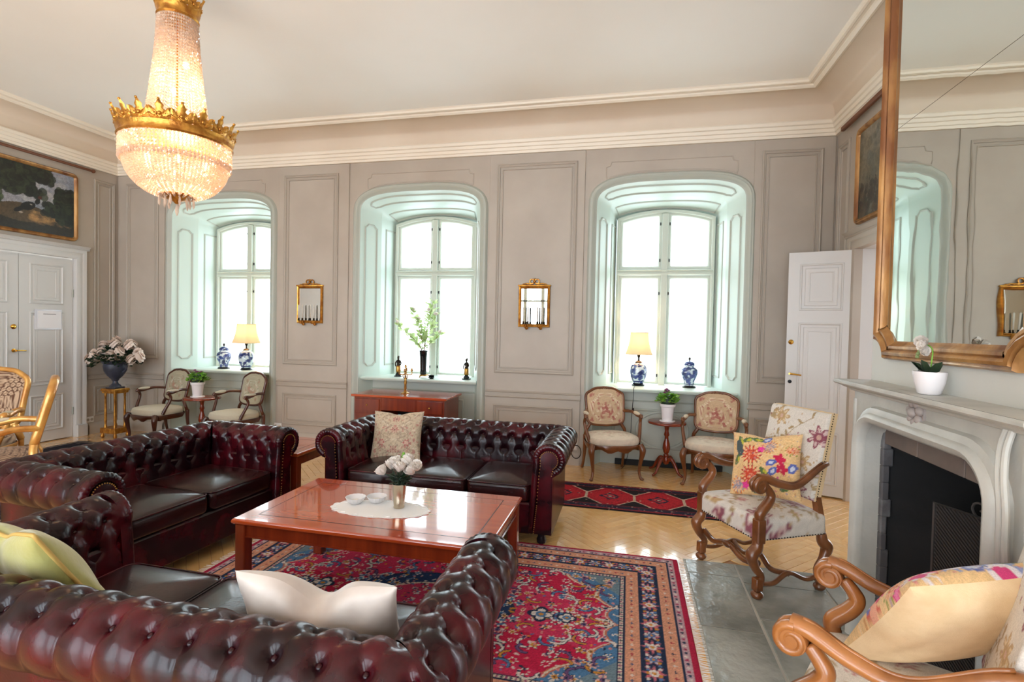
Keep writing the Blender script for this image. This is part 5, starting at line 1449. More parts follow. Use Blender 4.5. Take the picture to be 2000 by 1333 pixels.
# --- middle window sill
def statuette(label, loc, rz):
    root = thing('statuette', label, 'statuette', loc, rz, 'dark bronze statuettes')
    m = MB(); m.cbox(-.045, .045, -.038, .038, 0, .016, .004); m.lathe([(.036, .016), (.038, .03), (.030, .042), (.032, .05), (.0001, .052)], 16); m.build('base', M['blackgloss'], root, 40)
    m = MB(); m.lathe([(.020, .05), (.026, .06), (.024, .10), (.027, .135), (.020, .165), (.026, .195), (.024, .210), (.010, .220), (.009, .228), (.0001, .23)], 14)
    m.ball((0, -.004, .243), .0165, 12, 8, (.9, 1, 1.15)); m.ball((0, .006, .256), .014, 10, 6)
    m.tube(bez([(.024, 0, .203), (.036, -.012, .17), (.022, -.026, .150), (.0, -.028, .158)], 5), lerpl([.009, .008, .007], 16), 8)
    m.tube(bez([(-.024, 0, .203), (-.037, -.004, .17), (-.030, -.02, .135)], 5), lerpl([.009, .008, .007], 11), 8)
    m.build('figure', M['bronze'], root, 180)
    m = MB(); m.lathe([(.027, .054), (.030, .075), (.028, .11), (.0285, .137), (.026, .14)], 14, flute=.06, nfl=7); m.build('drapery', M['bronzegold'], root, 180)
    return root
statuette('small bronze statuette at the left end of middle windowsill', (-2.885, 6.13, .906), RAD(10))
statuette('small bronze statuette at the right end of middle windowsill', (-1.965, 6.13, .906), RAD(-15))
vz = thing('black_vase', 'tall black vase of leafy blossom branches on middle windowsill', 'vase', (-2.55, 6.15, .906))
m = MB()
for a in (.3, 2.4, 4.5): m.tube(bez([(.03*math.cos(a), .03*math.sin(a), .03), (.06*math.cos(a), .06*math.sin(a), .035), (.085*math.cos(a), .085*math.sin(a), .006)], 5), .006, 6)
m.lathe([(.046, .022), (.050, .03), (.046, .038)], 18); m.build('stand', M['bronzegold'], vz, 180)
m = MB(); m.lathe([(.036, .026), (.042, .03), (.040, .10), (.045, .25), (.052, .33), (.060, .345), (.056, .346), (.044, .32), (.03, .2), (.0001, .2)], 24); m.build('vessel', M['blackgloss'], vz, 60)
br_ = [((-.36, -.04, .70), .9), ((-.16, .02, .86), 1), ((-.05, -.06, .74), .8), ((.10, .03, .97), 1.2), ((.17, -.02, .80), 1), ((.22, .02, .58), .8), ((-.22, .05, .52), .8), ((.05, .05, .86), 1)]
lv = MB(); rr = random.Random(5)
def leafquad(mb, p, d, L, w, up):
    d = Vector(d).normalized(); s_ = d.cross(Vector(up)); s_ = s_.normalized() if s_.length > 1e-4 else Vector((1, 0, 0)); n_ = s_.cross(d)
    p = Vector(p)
    mb.add([p, p+d*L*.35+s_*w, p+d*L*.75+s_*w*.7+n_*w*.3, p+d*L, p+d*L*.75-s_*w*.7+n_*w*.3, p+d*L*.35-s_*w, p+d*L*.5+n_*w*.45*-1], [(0, 1, 6), (1, 2, 6), (2, 3, 6), (3, 4, 6), (4, 5, 6), (5, 0, 6)])
bl = []
for k, ((x, y, z), q) in enumerate(br_):
    pth = bez([(0, 0, .30), (x*.25, y*.5, .30+(z-.30)*.4), (x*.75, y, .30+(z-.30)*.75), (x, y, z)], 6)
    m = MB(); m.tube(pth, lerpl([.005, .0035, .002], len(pth)), 5); m.build('branch', M['chairwood'], vz, 180)
    for i in range(5, len(pth)):
        for j in range(2):
            a = rr.uniform(0, 6.3); leafquad(lv, pth[i], (math.cos(a)*.8, math.sin(a)*.6, rr.uniform(-.1, .9)), rr.uniform(.06, .10)*q, rr.uniform(.014, .025), (rr.uniform(-1, 1), rr.uniform(-1, 1), .5))
    bl.append(pth[-1])
tag(lv.build('leaves', M['leafp'], vz, 60), kind='stuff')
def blossom_mesh(r, n1, mt, seed=0):
    m = MB(); q = random.Random(seed)
    for ring, (cnt, tilt, L) in enumerate(((5, .35, .7), (6, .8, .9), (7, 1.25, 1.0))[:n1]):
        for i in range(cnt):
            a = 2*PI*i/cnt+ring*.5+q.uniform(-.1, .1); d = Vector((math.cos(a)*math.sin(tilt), math.sin(a)*math.sin(tilt), math.cos(tilt)))
            s_ = Vector((-math.sin(a), math.cos(a), 0)); nn = d.cross(s_); P = []
            for t, w, h in ((0, .12, 0), (.35, .36, .10), (.7, .42, .06), (1, .22, -.10)):
                for e in (-1, 0, 1): P.append(d*(r*L*t)+s_*(r*w*e)+nn*(-r*h*(1 if e == 0 else .2))+Vector((0, 0, r*.05*ring*-1)))
            f = [(k*3+e, k*3+e+1, k*3+e+4, k*3+e+3) for k in range(3) for e in range(2)]
            m.add(P, f)
    return m.mesh(mt, 180)
BLP = blossom_mesh(.046, 2, M['petalw'])
for i in (0, 1, 2, 4, 5, 7): link('blossom', BLP, vz, tuple(bl[i]), (rr.uniform(-.8, .8), rr.uniform(-.8, .8), rr.uniform(0, 6)))
lt = thing('lotus_candle_holder', 'small black lotus-shaped candle holder on middle windowsill', 'candle holder', (-2.385, 6.02, .906))
LP = blossom_mesh(.055, 3, M['blackgloss'], 3); link('petals', LP, lt, (0, 0, .012))
m = MB(); m.lathe([(.022, 0), (.026, .006), (.016, .016), (.02, .022), (.0001, .024)], 14); m.build('cup', M['blackgloss'], lt)

# --- desk under the middle window
dk = thing('writing_desk', 'mahogany kneehole writing desk under the middle window', 'desk', (-2.50, 5.565, 0))
m = MB(); m.cbox(-.575, .575, -.27, .27, .745, .772, .006); m.build('desk_top', M['mahog'], dk, 0)
for s in (-1, 1):
    m = MB(); m.cbox(*sorted((s*.545, s*.21)), -.24, .25, .03, .745, .004); pd = m.build('pedestal', M['mahogd'], dk, 0)
    for k in range(3):
        m = MB(); z = .08+k*.165; m.cbox(*sorted((s*.525, s*.23)), -.252, -.238, z, z+.15, .003); dw = m.build('drawer', M['mahogd'], pd, 0)
        m = MB(); m.ball((s*.378, -.262, z+.075), .011, 8, 6); m.build('knob', M['brass'], dw)
    m = MB(); m.cbox(*sorted((s*.525, s*.23)), -.252, -.238, .585, .725, .003); dw = m.build('drawer', M['mahogd'], pd, 0)
    m = MB(); m.ball((s*.378, -.262, .655), .011, 8, 6); m.build('knob', M['brass'], dw)
m = MB(); m.cbox(-.212, .212, -.24, .25, .60, .745, .004); m.build('centre_drawer', M['mahogd'], dk, 0)
m = MB(); m.cbox(-.212, .212, .20, .24, .05, .60, .004); m.build('modesty_panel', M['black'], dk, 0)  # black sheet standing in for the shade inside the kneehole
# --- gold candelabrum on the desk
cb = thing('candelabrum', 'gold figural candelabrum standing on the desk', 'candelabrum', (-2.525, 5.56, .772))
m = MB(); m.lathe([(.052, 0), (.054, .006), (.040, .012), (.022, .020), (.016, .03), (.020, .04), (.0001, .045)], 20); m.build('base', M['bronzegold'], cb)
m = MB(); m.lathe([(.010, .04), (.016, .06), (.013, .10), (.019, .13), (.013, .155), (.018, .175), (.008, .19), (.0001, .195)], 12); m.ball((0, 0, .203), .0135, 10, 8)
m.tube([(.016, 0, .178), (.03, -.01, .205), (.016, 0, .232)], [.006, .005, .005], 6); m.tube([(-.016, 0, .178), (-.03, -.01, .205), (-.014, 0, .232)], [.006, .005, .005], 6); m.build('figure', M['bronzegold'], cb, 180)
for k in range(5):
    a = 2*PI*k/4+.3; e = (0, 0, .30) if k == 4 else (.072*math.cos(a), .072*math.sin(a), .258)
    m = MB(); m.tube(bez([(0, 0, .225), (e[0]*.5, e[1]*.5, .222 if k < 4 else .26), (e[0], e[1], e[2]-.03), e], 6), .0055, 6)
    m.lathe([(.006, 0), (.014, .006), (.017, .012), (.010, .02), (.012, .036), (.0001, .038)], 12, e); m.build('candle_arm', M['bronzegold'], cb, 180)

# --- sconce mirrors between the windows
def sconce_mirror(label, x, zc):
    root = thing('sconce_mirror', label, 'mirror', (x, D-.016, zc), 0, 'gilt sconce mirrors')
    def mp(u, v, h): return (u, -h, v)
    w, h = .185, .24
    m = MB(); m.moulding(rect(-w, w, -h, h), [(0, 0), (0, .018), (.006, .026), (.016, .022), (.022, .028), (.030, .020), (.034, .010)], mp); m.build('frame', M['gilt'], root, 30)
    m = MB(); m.add([mp(-w+.03, -h+.03, .011), mp(w-.03, -h+.03, .011), mp(w-.03, h-.03, .011), mp(-w+.03, h-.03, .011)], [(0, 1, 2, 3)]); m.build('mirror_plate', M['mirror2'], root, 0)
    m = MB(); m.cbox(-w-.008, w+.008, -.032, 0, h-.006, h+.010, .003)
    for sx in (-1, 1):      # ribbon bow and leaf sprays
        m.tube([(0, -.018, h+.035)]+[(sx*(.030+.026*math.cos(t)), -.018, h+.050+.026*math.sin(t)) for t in np.linspace(PI, -PI*.8, 16)], .0075, 6)
        m.tube(bez([(sx*.01, -.016, h+.028), (sx*.05, -.016, h+.020), (sx*.09, -.016, h+.026), (sx*.15, -.016, h+.014)], 5), lerpl([.010, .009, .007, .004], 16), 6)
        for k in range(4): m.ball((sx*(.05+.028*k), -.016, h+.026-.003*k), .010, 6, 4)
    m.ball((0, -.022, h+.045), .016, 8, 6); m.ball((0, -.02, h+.075), .012, 8, 6); m.build('crest', M['gilt'], root, 60)
    for sx in (-1, 1):
        m = MB(); m.ball((sx*.082, -.03, -h-.012), .020, 10, 6, (1, .8, 1)); m.tube(bez([(sx*.082, -.02, -h+.01), (sx*.082, -.055, -h-.012), (sx*.082, -.075, -h+.02)], 5), .007, 6)
        for q in (-1, 1): m.tube(bez([(sx*.082, -.06, -h-.005), (sx*.082+q*.022, -.075, -h+.0), (sx*.082+q*.026, -.085, -h+.035)], 5), .0055, 6)
        ar = m.build('bracket', M['gilt'], root, 180)
        for q in (-1, 1):
            cx, cy = sx*.082+q*.026, -.085
            m = MB(); m.lathe([(.006, 0), (.016, .004), (.018, .008), (.011, .014), (.012, .034), (.0001, .034)], 12, (cx, cy, -h+.03)); m.build('candle_cup', M['bronze'], ar, 180)
            m = MB(); m.lathe([(.0085, 0), (.0085, .165), (.003, .172), (.0001, .18)], 10, (cx, cy, -h+.058)); m.build('candle', M['wax'], ar, 180)
    return root
sconce_mirror('gilt sconce mirror between left and middle windows', -4.015, 1.812)
sconce_mirror('gilt sconce mirror between middle and right windows', -1.08, 1.818)

# ================================================================== SIDE TABLES, POT PLANTS, PEDESTAL
def side_table(label, loc, top_r=.212, h=.575):
    root = thing('side_table', label, 'table', loc, RAD(20), 'round tripod side tables')
    m = MB(); m.lathe([(top_r-.02, h-.030), (top_r-.004, h-.026), (top_r, h-.016), (top_r-.004, h-.004), (top_r-.014, h), (.0001, h)], 40); m.build('table_top', M['mahogd'], root, 50)
    m = MB(); m.lathe([(.05, h-.03), (.048, h-.045), (.026, h-.065), (.020, h-.11), (.030, h-.15), (.020, h-.17), (.022, h-.20), (.036, h-.25), (.042, h-.30), (.030, h-.345), (.018, h-.36), (.028, h-.37), (.028, h-.385), (.022, h-.40), (.034, h-.42), (.034, h-.46), (.015, h-.48)][::-1], 20); m.build('column', M['mahogd'], root, 60)
    for k in range(4):
        a = 2*PI*k/4+.5; c, s_ = math.cos(a), math.sin(a)
        p = bez([(.02*c, .02*s_, .14), (.07*c, .07*s_, .165), (.12*c, .12*s_, .11), (.165*c, .165*s_, .035), (.205*c, .205*s_, .014)], 6)
        m = MB(); m.tube(p, lerpl([.020, .022, .018, .014, .012], len(p)), 8); m.ball((.208*c, .208*s_, .012), .014, 8, 5, (1.2, 1.2, .85)); m.build('foot', M['mahogd'], root, 180)
    return root
side_table('round dark tripod side table between the rosy tapestry chairs', (.435, 5.86, 0), .205)
side_table('round dark tripod side table between the cream-seat chairs', (-5.38, 5.60, 0), .22, .585)
def pot_plant(label, loc, seed, flowers=True, sc=1.0):
    root = thing('pot_plant', label, 'plant', loc, 0, 'pot plants on the side tables'); q = random.Random(seed)
    m = MB(); m.lathe([(.080*sc, 0), (.084*sc, .005), (.080*sc, .012), (.03, .014)], 24); m.build('saucer', M['white_gloss'], root)
    m = MB(); m.lathe([(.052*sc, .008), (.056*sc, .02), (.070*sc, .15*sc), (.073*sc, .16*sc), (.082*sc, .165*sc), (.085*sc, .195*sc), (.078*sc, .195*sc), (.074*sc, .17*sc), (.0001, .17*sc)], 28); m.build('pot', M['white_gloss'], root, 40)
    m = MB()
    for k in range(170):
        a = q.uniform(0, 6.3); el = q.uniform(.0, 1.4); r = q.uniform(.05, .115)*sc
        p = (r*math.cos(a)*math.cos(el), r*math.sin(a)*math.cos(el), .20*sc+r*.95*math.sin(el)+.01)
        leafquad(m, p, (math.cos(a+q.uniform(-.6, .6)), math.sin(a+q.uniform(-.6, .6)), q.uniform(-.2, .7)), .042*sc, .017*sc, (q.uniform(-.5, .5), q.uniform(-.5, .5), 1))
    tag(m.build('foliage', M['leaf'], root, 60), kind='stuff')
    m = MB(); m.lathe([(.0001, .17*sc), (.07*sc, .18*sc), (.075*sc, .23*sc), (.05*sc, .28*sc), (.0001, .30*sc)], 12); m.build('leaf_core', M['leafd'], root, 180)
    if flowers:
        for k in range(6):
            a = q.uniform(0, 6.3); r = q.uniform(.01, .07)*sc
            m = MB(); e = (r*math.cos(a), r*math.sin(a), (.31+q.uniform(0, .035))*sc); m.tube([(e[0]*.6, e[1]*.6, .26*sc), e], .002, 4)
            fo = m.build('flower_stalk', M['leaf'], root, 180); link('blossom', BLV, fo, e, (q.uniform(-.6, .6), q.uniform(-.6, .6), 0))
    return root
BLV = blossom_mesh(.024, 2, M['petalv'], 5)
pot_plant('violet-flowered plant in a white pot on the table between rosy tapestry chairs', (.435, 5.84, .575), 2)
pot_plant('leafy green plant in a white pot on the table between cream-seat chairs', (-5.42, 5.57, .585), 6)

pedst = thing('flower_pedestal', 'small pedestal with four gilded columns in the far left corner', 'pedestal', (-6.66, 5.50, 0))
m = MB(); m.cbox(-.19, .19, -.17, .17, .615, .650, .005); m.cbox(-.175, .175, -.155, .155, .590, .615, .004); m.build('top_slab', M['gilt'], pedst, 0)
for sx in (-1, 1):
    for sy in (-1, 1):
        m = MB(); m.lathe([(.030, .13), (.032, .15), (.022, .165), (.020, .19), (.026, .22), (.022, .40), (.019, .54), (.026, .55), (.022, .565), (.030, .59)], 14, (sx*.125, sy*.11, 0)); m.build('column', M['gilt'], pedst, 60)
m = MB(); m.cbox(-.20, .20, -.175, .175, .06, .13, .008); m.build('plinth', M['gilt'], pedst, 0)
for sx in (-1, 1):
    for sy in (-1, 1):
        m = MB(); m.lathe([(.022, 0), (.034, .010), (.036, .03), (.024, .05), (.03, .06)], 12, (sx*.165, sy*.14, 0)); m.build('foot', M['gilt'], pedst, 180)
pedst.scale = (.62, .62, 1)
un = thing('flower_urn', 'blue-grey urn filled with pale peonies on the gilded pedestal', 'urn', (-6.66, 5.50, .650))
m = MB(); m.cbox(-.085, .085, -.085, .085, 0, .018, .004); m.lathe([(.080, .018), (.070, .035), (.038, .06), (.034, .085), (.048, .10), (.05, .11), (.10, .15), (.145, .21), (.155, .26), (.150, .29), (.175, .31), (.178, .322), (.16, .325), (.13, .30), (.0001, .28)], 32, flute=.0); m.build('vessel', M['urn'], un, 40)
for s in (-1, 1):
    m = MB(); m.tube(bez([(s*.14, 0, .20), (s*.19, 0, .22), (s*.20, 0, .27), (s*.165, 0, .29)], 6), .010, 8); m.build('handle', M['urn'], un, 180)
m = MB(); q = random.Random(9)
for k in range(420):
    a = q.uniform(0, 6.3); r = q.uniform(.06, .36); p = (r*math.cos(a), r*math.sin(a)*.75, .30+.16*(1-(r/.38)**2)+q.uniform(-.06, .05))
    leafquad(m, p, (math.cos(a), math.sin(a), q.uniform(-.7, .5)), q.uniform(.05, .09), .02, (q.uniform(-.5, .5), q.uniform(-.5, .5), 1))
tag(m.build('foliage', M['leafd'], un, 60), kind='stuff')
def peony_mesh(r, seed):
    q = random.Random(seed); m = MB()
    for ring, (cnt, tilt, L) in enumerate(((6, .15, .75), (8, .5, .9), (9, .9, 1.0), (10, 1.35, 1.0), (10, 1.75, .95))):
        for i in range(cnt):
            a = 2*PI*i/cnt+ring*.37+q.uniform(-.1, .1); tl = tilt+q.uniform(-.08, .08)
            P = []
            for t, w in ((0, .10), (.4, .34), (.75, .42), (1, .26)):
                tt = tl*(.25+.9*t)
                base = Vector((math.cos(a)*math.sin(tt), math.sin(a)*math.sin(tt), math.cos(tt)))*(r*L*(.25+.75*t))
                s_ = Vector((-math.sin(a), math.cos(a), 0))
                for e in (-1, 0, 1): P.append(base*(1 if e == 0 else .93)+s_*(r*w*e))
            m.add(P, [(k*3+e, k*3+e+1, k*3+e+4, k*3+e+3) for k in range(3) for e in range(2)])
    return m.mesh(M['petalp'], 180)
PM = [peony_mesh(.092, k) for k in range(3)]
spots = [(-.44, -.06, .36, -1.2), (.44, .02, .40, 1.2), (.0, .02, .58, 0), (-.14, -.08, .52, -.3), (.27, -.02, .54, .6), (-.36, .02, .42, -1.1), (-.22, -.16, .42, -.5), (-.25, .10, .52, -.5), (-.05, -.20, .44, 0), (.03, -.06, .55, .1), (-.10, .12, .56, 0), (.20, -.12, .46, .5), (.22, .10, .53, .5), (.36, -.06, .37, 1.0), (.33, .10, .44, .9), (.10, .18, .54, .2), (-.34, .14, .46, -.8), (.12, -.20, .42, .3)]
for k, (x, y, z, tl) in enumerate(spots): link('peony', PM[k % 3], un, (x, y*.85, z-.02), (RAD(35)+(-y)*1.2, tl*.6, k*1.3), (.80, .80, .85))

un.scale = (.87, .87, 1.12)
# --- wall sockets
def socket(label, loc, rz, plug=False):
    root = thing('wall_socket', label, 'socket', loc, rz)
    m = MB(); m.cbox(-.055, .055, -.012, 0, -.04, .04, .004); m.build('plate', M['white_plastic'], root, 0)
    for s in (-1, 1):
        m = MB(); m.lathe([(.019, 0), (.019, .003), (.0001, .003)], 14).xf(lambda x, y, z: (x+s*.026, -.0121-z, y)); m.build('outlet', M['darkmetal'] if plug and s > 0 else M['groove'], root, 0)
    if plug:
        m = MB(); m.cbox(.006, .046, -.055, -.012, -.02, .02, .005); m.build('plug', M['white_plastic'], root, 0)
    return root
socket('white double wall socket between closed door and flower pedestal', (WL+.001, 5.515, .20), RAD(90))
socket('white wall socket with plug behind the corner end table', (-4.47, D-.018, .21), 0, True)
s3 = socket('white wall socket with a looped cable right of the sofa', (-.60, D-.018, .21), 0, True)
m = MB(); m.tube([(.05+.055*math.cos(t), -.05, -.045+.075*math.sin(t)) for t in np.linspace(0, 2*PI, 28)], .0045, 6); m.build('cable_loop', M['darkmetal'], s3, 180)

# ================================================================== ON THE COFFEE TABLE AND THE MANTEL
dz = thing('lace_doily', 'white oval lace doily on the coffee table', 'doily', (-1.36, 2.68, .5056))
def doily_pt(a, s_):
    r = s_*(1+.045*abs(math.sin(9*a))*(1 if s_ > .8 else .2)); return (.285*r*math.cos(a), .135*r*math.sin(a))
m = MB(); N = 108; v = []
for s_, z in ((1.0, .0), (1.0, .002), (.92, .003), (.86, .0024), (.80, .003), (.60, .0025), (.3, .003)):
    for i in range(N): x, y = doily_pt(2*PI*i/N, s_); v.append((x, y, z))
m.v = v; m.f = [(j*N+i, j*N+(i+1) % N, (j+1)*N+(i+1) % N, (j+1)*N+i) for j in range(6) for i in range(N)]+[tuple(6*N+i for i in range(N))]
m.build('cloth', M['lace'], dz, 60)
for k in range(18):
    a = 2*PI*(k+.5)/18; x, y = doily_pt(a, .93); m = MB(); m.tube([(x+.016*math.cos(t), y+.013*math.sin(t), .0035) for t in np.linspace(0, 2*PI, 12)[:-1]], .0018, 5, closed=True); m.build('lace_loop', M['lace'], dz, 180)
dz.rotation_euler.z = RAD(4)
def glass_bowl(label, x, y):
    root = thing('lace_glass_dish', label, 'dish', (x, y, .5092), 0, 'small cut-glass dishes')
    m = MB(); m.lathe([(.022, 0), (.030, .004), (.046, .020), (.056, .036), (.058, .040), (.053, .037), (.042, .022), (.02, .009), (.0001, .008)], 28, flute=.03, nfl=14); m.build('bowl', M['cutglass'], root, 30)
    m = MB(); m.lathe([(.018, .009), (.018, .022), (.0001, .023)], 14); m.build('tealight', M['wax'], root)
glass_bowl('small cut-glass dish on the doily, nearer the table corner', -1.535, 2.715)
glass_bowl('small cut-glass dish on the doily, nearer the silver vase', -1.425, 2.765)
sv = thing('silver_vase', 'silver beaker vase of white magnolia flowers on the coffee table', 'vase', (-1.265, 2.725, .5090))
m = MB(); m.lathe([(.030, 0), (.032, .004), (.030, .010), (.036, .08), (.041, .135), (.044, .140), (.040, .138), (.034, .08), (.0001, .07)], 28); m.build('beaker', M['silver'], sv, 50)
MG = blossom_mesh(.068, 2, M['petalw'], 8)
hd_ = [(-.085, -.02, .205, .9, -1), (-.035, .03, .245, .3, -1), (.01, -.03, .23, .2, 0), (.045, .02, .255, .3, 1), (.085, 0, .215, .8, 1), (.10, .03, .235, .9, 1), (-.07, .04, .22, .7, -1), (.02, .05, .26, .2, 1)]
for k, (x, y, z, tl, sd) in enumerate(hd_):
    m = MB(); m.tube(bez([(0, 0, .10), (x*.4, y*.4, .16), (x*.95, y*.95, z-.01)], 5), .003, 5); st = m.build('stem', M['leafd'], sv, 180)
    link('blossom', MG, st, (x, y, z-.012), (-y*3, sd*tl*.8, k*.9), (.85, .85, 1.15))
m = MB(); q = random.Random(4)
for k in range(60):
    a = q.uniform(0, 6.3); r = q.uniform(.02, .06); leafquad(m, (r*math.cos(a)*.6, r*math.sin(a)*.6, .135+q.uniform(0, .05)), (math.cos(a), math.sin(a), q.uniform(-.2, .9)), .05, .010, (0, 0, 1))
tag(m.build('foliage', M['leafd'], sv, 60), kind='stuff')
m = MB(); m.ball((0, 0, 0), .018, 8, 6, (.7, .7, 1.5)); m.v = [(x+.005, y+.04, z+.285) for x, y, z in m.v]; m.build('bud', M['leaf'], sv, 180)

orc = thing('orchid', 'small white orchid in a white ribbed pot on the mantel', 'plant', (1.215, 2.445, 1.3155))
m = MB(); m.lathe([(.032, 0), (.040, .006), (.052, .05), (.057, .085), (.057, .095), (.052, .094), (.046, .08), (.0001, .078)], 36, flute=.02, nfl=18); m.build('pot', M['white_gloss'], orc, 60)
for d_, L in (((-.3, .8, .45), .10), ((.1, -.6, .5), .085), ((-.5, -.2, .7), .075)):
    m = MB(); leafquad(m, (0, 0, .085), d_, L, .020, (0, 0, 1)); leafquad(m, (0, 0, .083), d_, L*.98, .019, (.3, .3, 1)); m.build('leaf', M['leafd'], orc, 60)
m = MB(); m.tube(bez([(0, 0, .08), (-.005, -.02, .14), (0, -.012, .185), (0, .03, .205), (0, .075, .19), (0, .10, .155)], 6), .0028, 6); m.build('flower_stem', M['leaf'], orc, 180)
m = MB(); m.tube(bez([(0, .02, .09), (-.01, .055, .10), (-.01, .08, .075)], 6), .002, 5); m.build('air_root', M['iron'], orc, 180)
OB = blossom_mesh(.040, 2, M['petalw'], 9)
for k, (x, y, z) in enumerate(((-.015, .005, .205), (-.012, .045, .215), (-.02, .035, .18))): link('blossom', OB, orc, (x, y, z), (RAD(90)*.0, RAD(-80), k))
for k, (y, z) in enumerate(((.085, .175), (.10, .152), (.095, .165))):
    m = MB(); m.ball((0, y, z), .008, 8, 5); m.build('bud', M['leafp'], orc, 180)
# ================================================================== RUGS
def persian(cv, hx, hy):
    r2 = np.random.default_rng(42)
    RED, PINK, NAVY, BLUE, SALM, CREAM, GOLD, WHITE, PUR = (208, 34, 76), (222, 66, 106), (38, 52, 80), (86, 134, 178), (230, 164, 134), (238, 218, 198), (222, 152, 62), (240, 228, 220), (120, 84, 130)
    AX, AY = np.abs(cv.X), np.abs(cv.Y)
    dx, dy = hx-AX, hy-AY; d = np.minimum(dx, dy)
    cv.fill(RED)
    cv.mask(d < .375, CREAM); cv.mask(d < .345, SALM); cv.mask(d < .265, NAVY); cv.mask(d < .150, SALM); cv.mask(d < .075, (206, 168, 176)); cv.mask(d < .030, (190, 36, 72))
    for e in (.345, .265, .150, .075, .375): cv.mask(np.abs(d-e) < .004, NAVY)
    # field: red medallion with scalloped outline on blue corners
    a, b = hx-.375, hy-.375
    fld = d >= .375
    ay = np.clip(AY/b, 0, 1)
    lim = a*(.99-.34*ay**2.6) - .060*np.abs(np.sin(PI*AY/.165))**.8
    edge = AX-lim
    cv.mask(fld & (edge > 0), BLUE); cv.mask(fld & (np.abs(edge-.004) < .016), (206, 120, 92)); cv.mask(fld & (np.abs(edge-.002) < .007), CREAM)
    # corner fill in paler blue-gold near the inner corner
    cv.mask(fld & (edge > .0) & ((a-AX)+(b-AY) < .22), (150, 152, 140), .55)
    hw_ = (AX/.52)**1.6+(AY/.30)**1.6
    cv.mask(fld & (hw_ < 1.0), NAVY); cv.mask(fld & (hw_ < .93), (42, 66, 108)); cv.mask(fld & (hw_ < .40), PINK); cv.mask(fld & (np.abs(hw_-.40) < .03), CREAM)
    noise = r2.random(cv.C.shape[:2]); cv.mask(fld & (edge < 0) & (hw_ > 1) & (np.sin(cv.Y*9+cv.X*2) > -.4), PINK, .75)
    def sym(fn, x, y):
        for sx in (-1, 1):
            for sy in (-1, 1): fn(sx*x, sy*y, sx, sy)
    # vines + blossoms in the field (mirrored in four)
    for k in range(88):
        x, y = r2.uniform(0, a-.03), r2.uniform(0, b-.02); an = r2.uniform(0, 6.3); c = [WHITE, CREAM, WHITE, (236, 180, 170)][k % 4]; c2 = [BLUE, GOLD, RED, PUR][k % 4]; r = r2.uniform(.018, .034)
        sym(lambda X, Y, sx, sy: cv.flower(X, Y, r, 5 + k % 3, c, c2, NAVY if k % 2 else None, an, edge=NAVY if k % 3 == 0 else None), x, y)
    for k in range(42):
        x, y = r2.uniform(.05, a-.05), r2.uniform(0, b-.03); an = r2.uniform(0, 6.3); c = [WHITE, (96, 128, 176), GOLD, PUR][k % 4]
        def crescent(X, Y, sx, sy):
            pts = [(X+sx*.045*math.cos(an+t), Y+sy*.036*math.sin(an+t)) for t in np.linspace(0, 2.4, 9)]; cv.stroke(pts, .020, NAVY, .9); cv.stroke(pts, .013, c, .95)
        sym(crescent, x, y)
    for k in range(260):
        x, y = r2.uniform(0, a), r2.uniform(0, b); c = [WHITE, (92, 120, 170), NAVY, GOLD, (236, 150, 150), WHITE][k % 6]; r = r2.uniform(.007, .014)
        sym(lambda X, Y, sx, sy: cv.blob(X, Y, r, c, .9, ang=k, asp=1.6), x, y)
    # pendants on the long axis
    for sx in (-1, 1):
        for x0, r in ((.80, .045), (.66, .060)):
            cv.blob(sx*x0, 0, r*1.25, NAVY, fn=lambda th: .62+.38*np.abs(np.cos(2*th))); cv.blob(sx*x0, 0, r*.95, WHITE, fn=lambda th: .55+.40*np.abs(np.cos(2*th))); cv.blob(sx*x0, 0, r*.5, BLUE); cv.blob(sx*x0, 0, r*.22, GOLD)
        for i in range(16):
            t = 2*PI*i/16; cv.blob(sx*.80+.085*math.cos(t), .062*math.sin(t), .009, WHITE)
    # border flowers
    def along(n, off, fn, half):
        L1 = hx-off; L2 = hy-off
        for k in range(n): 
            t = -1+2*(k+.5)/n
            for s_ in (-1, 1): fn(t*L1, s_*(hy-off), k)
        n2 = max(1, int(n*L2/L1))
        for k in range(n2):
            t = -1+2*(k+.5)/n2
            for s_ in (-1, 1): fn(s_*(hx-off), t*L2, k)
    along(26, .2075, lambda x, y, k: cv.flower(x, y, .047 if k % 2 else .036, 8 if k % 2 else 6, [(206, 200, 214), (214, 120, 130)][k % 2], [(96, 128, 176), WHITE][k % 2], GOLD, 0, edge=(150, 90, 110)), 0)
    along(110, .180, lambda x, y, k: cv.blob(x, y, .009, [(214, 110, 120), WHITE, (90, 130, 180), GOLD][k % 4], .95), 0)
    along(112, .236, lambda x, y, k: cv.blob(x, y, .009, [WHITE, (214, 110, 120), GOLD, (90, 130, 180)][k % 4], .95), 0)
    along(60, .112, lambda x, y, k: cv.blob(x, y, .011, [(170, 40, 60), NAVY, WHITE][k % 3], .85, fn=lambda th: .7+.3*np.cos(4*th)), 0)
    along(60, .305, lambda x, y, k: cv.blob(x, y, .011, [(180, 50, 70), (70, 90, 130), WHITE][k % 3], .85, fn=lambda th: .7+.3*np.cos(4*th)), 0)
    along(100, .052, lambda x, y, k: cv.blob(x, y, .009, [NAVY, (170, 50, 90), WHITE][k % 3], .85), 0)
    along(100, .360, lambda x, y, k: cv.blob(x, y, .007, [NAVY, (150, 60, 110)][k % 2], .85), 0)
    cv.noise(.10)
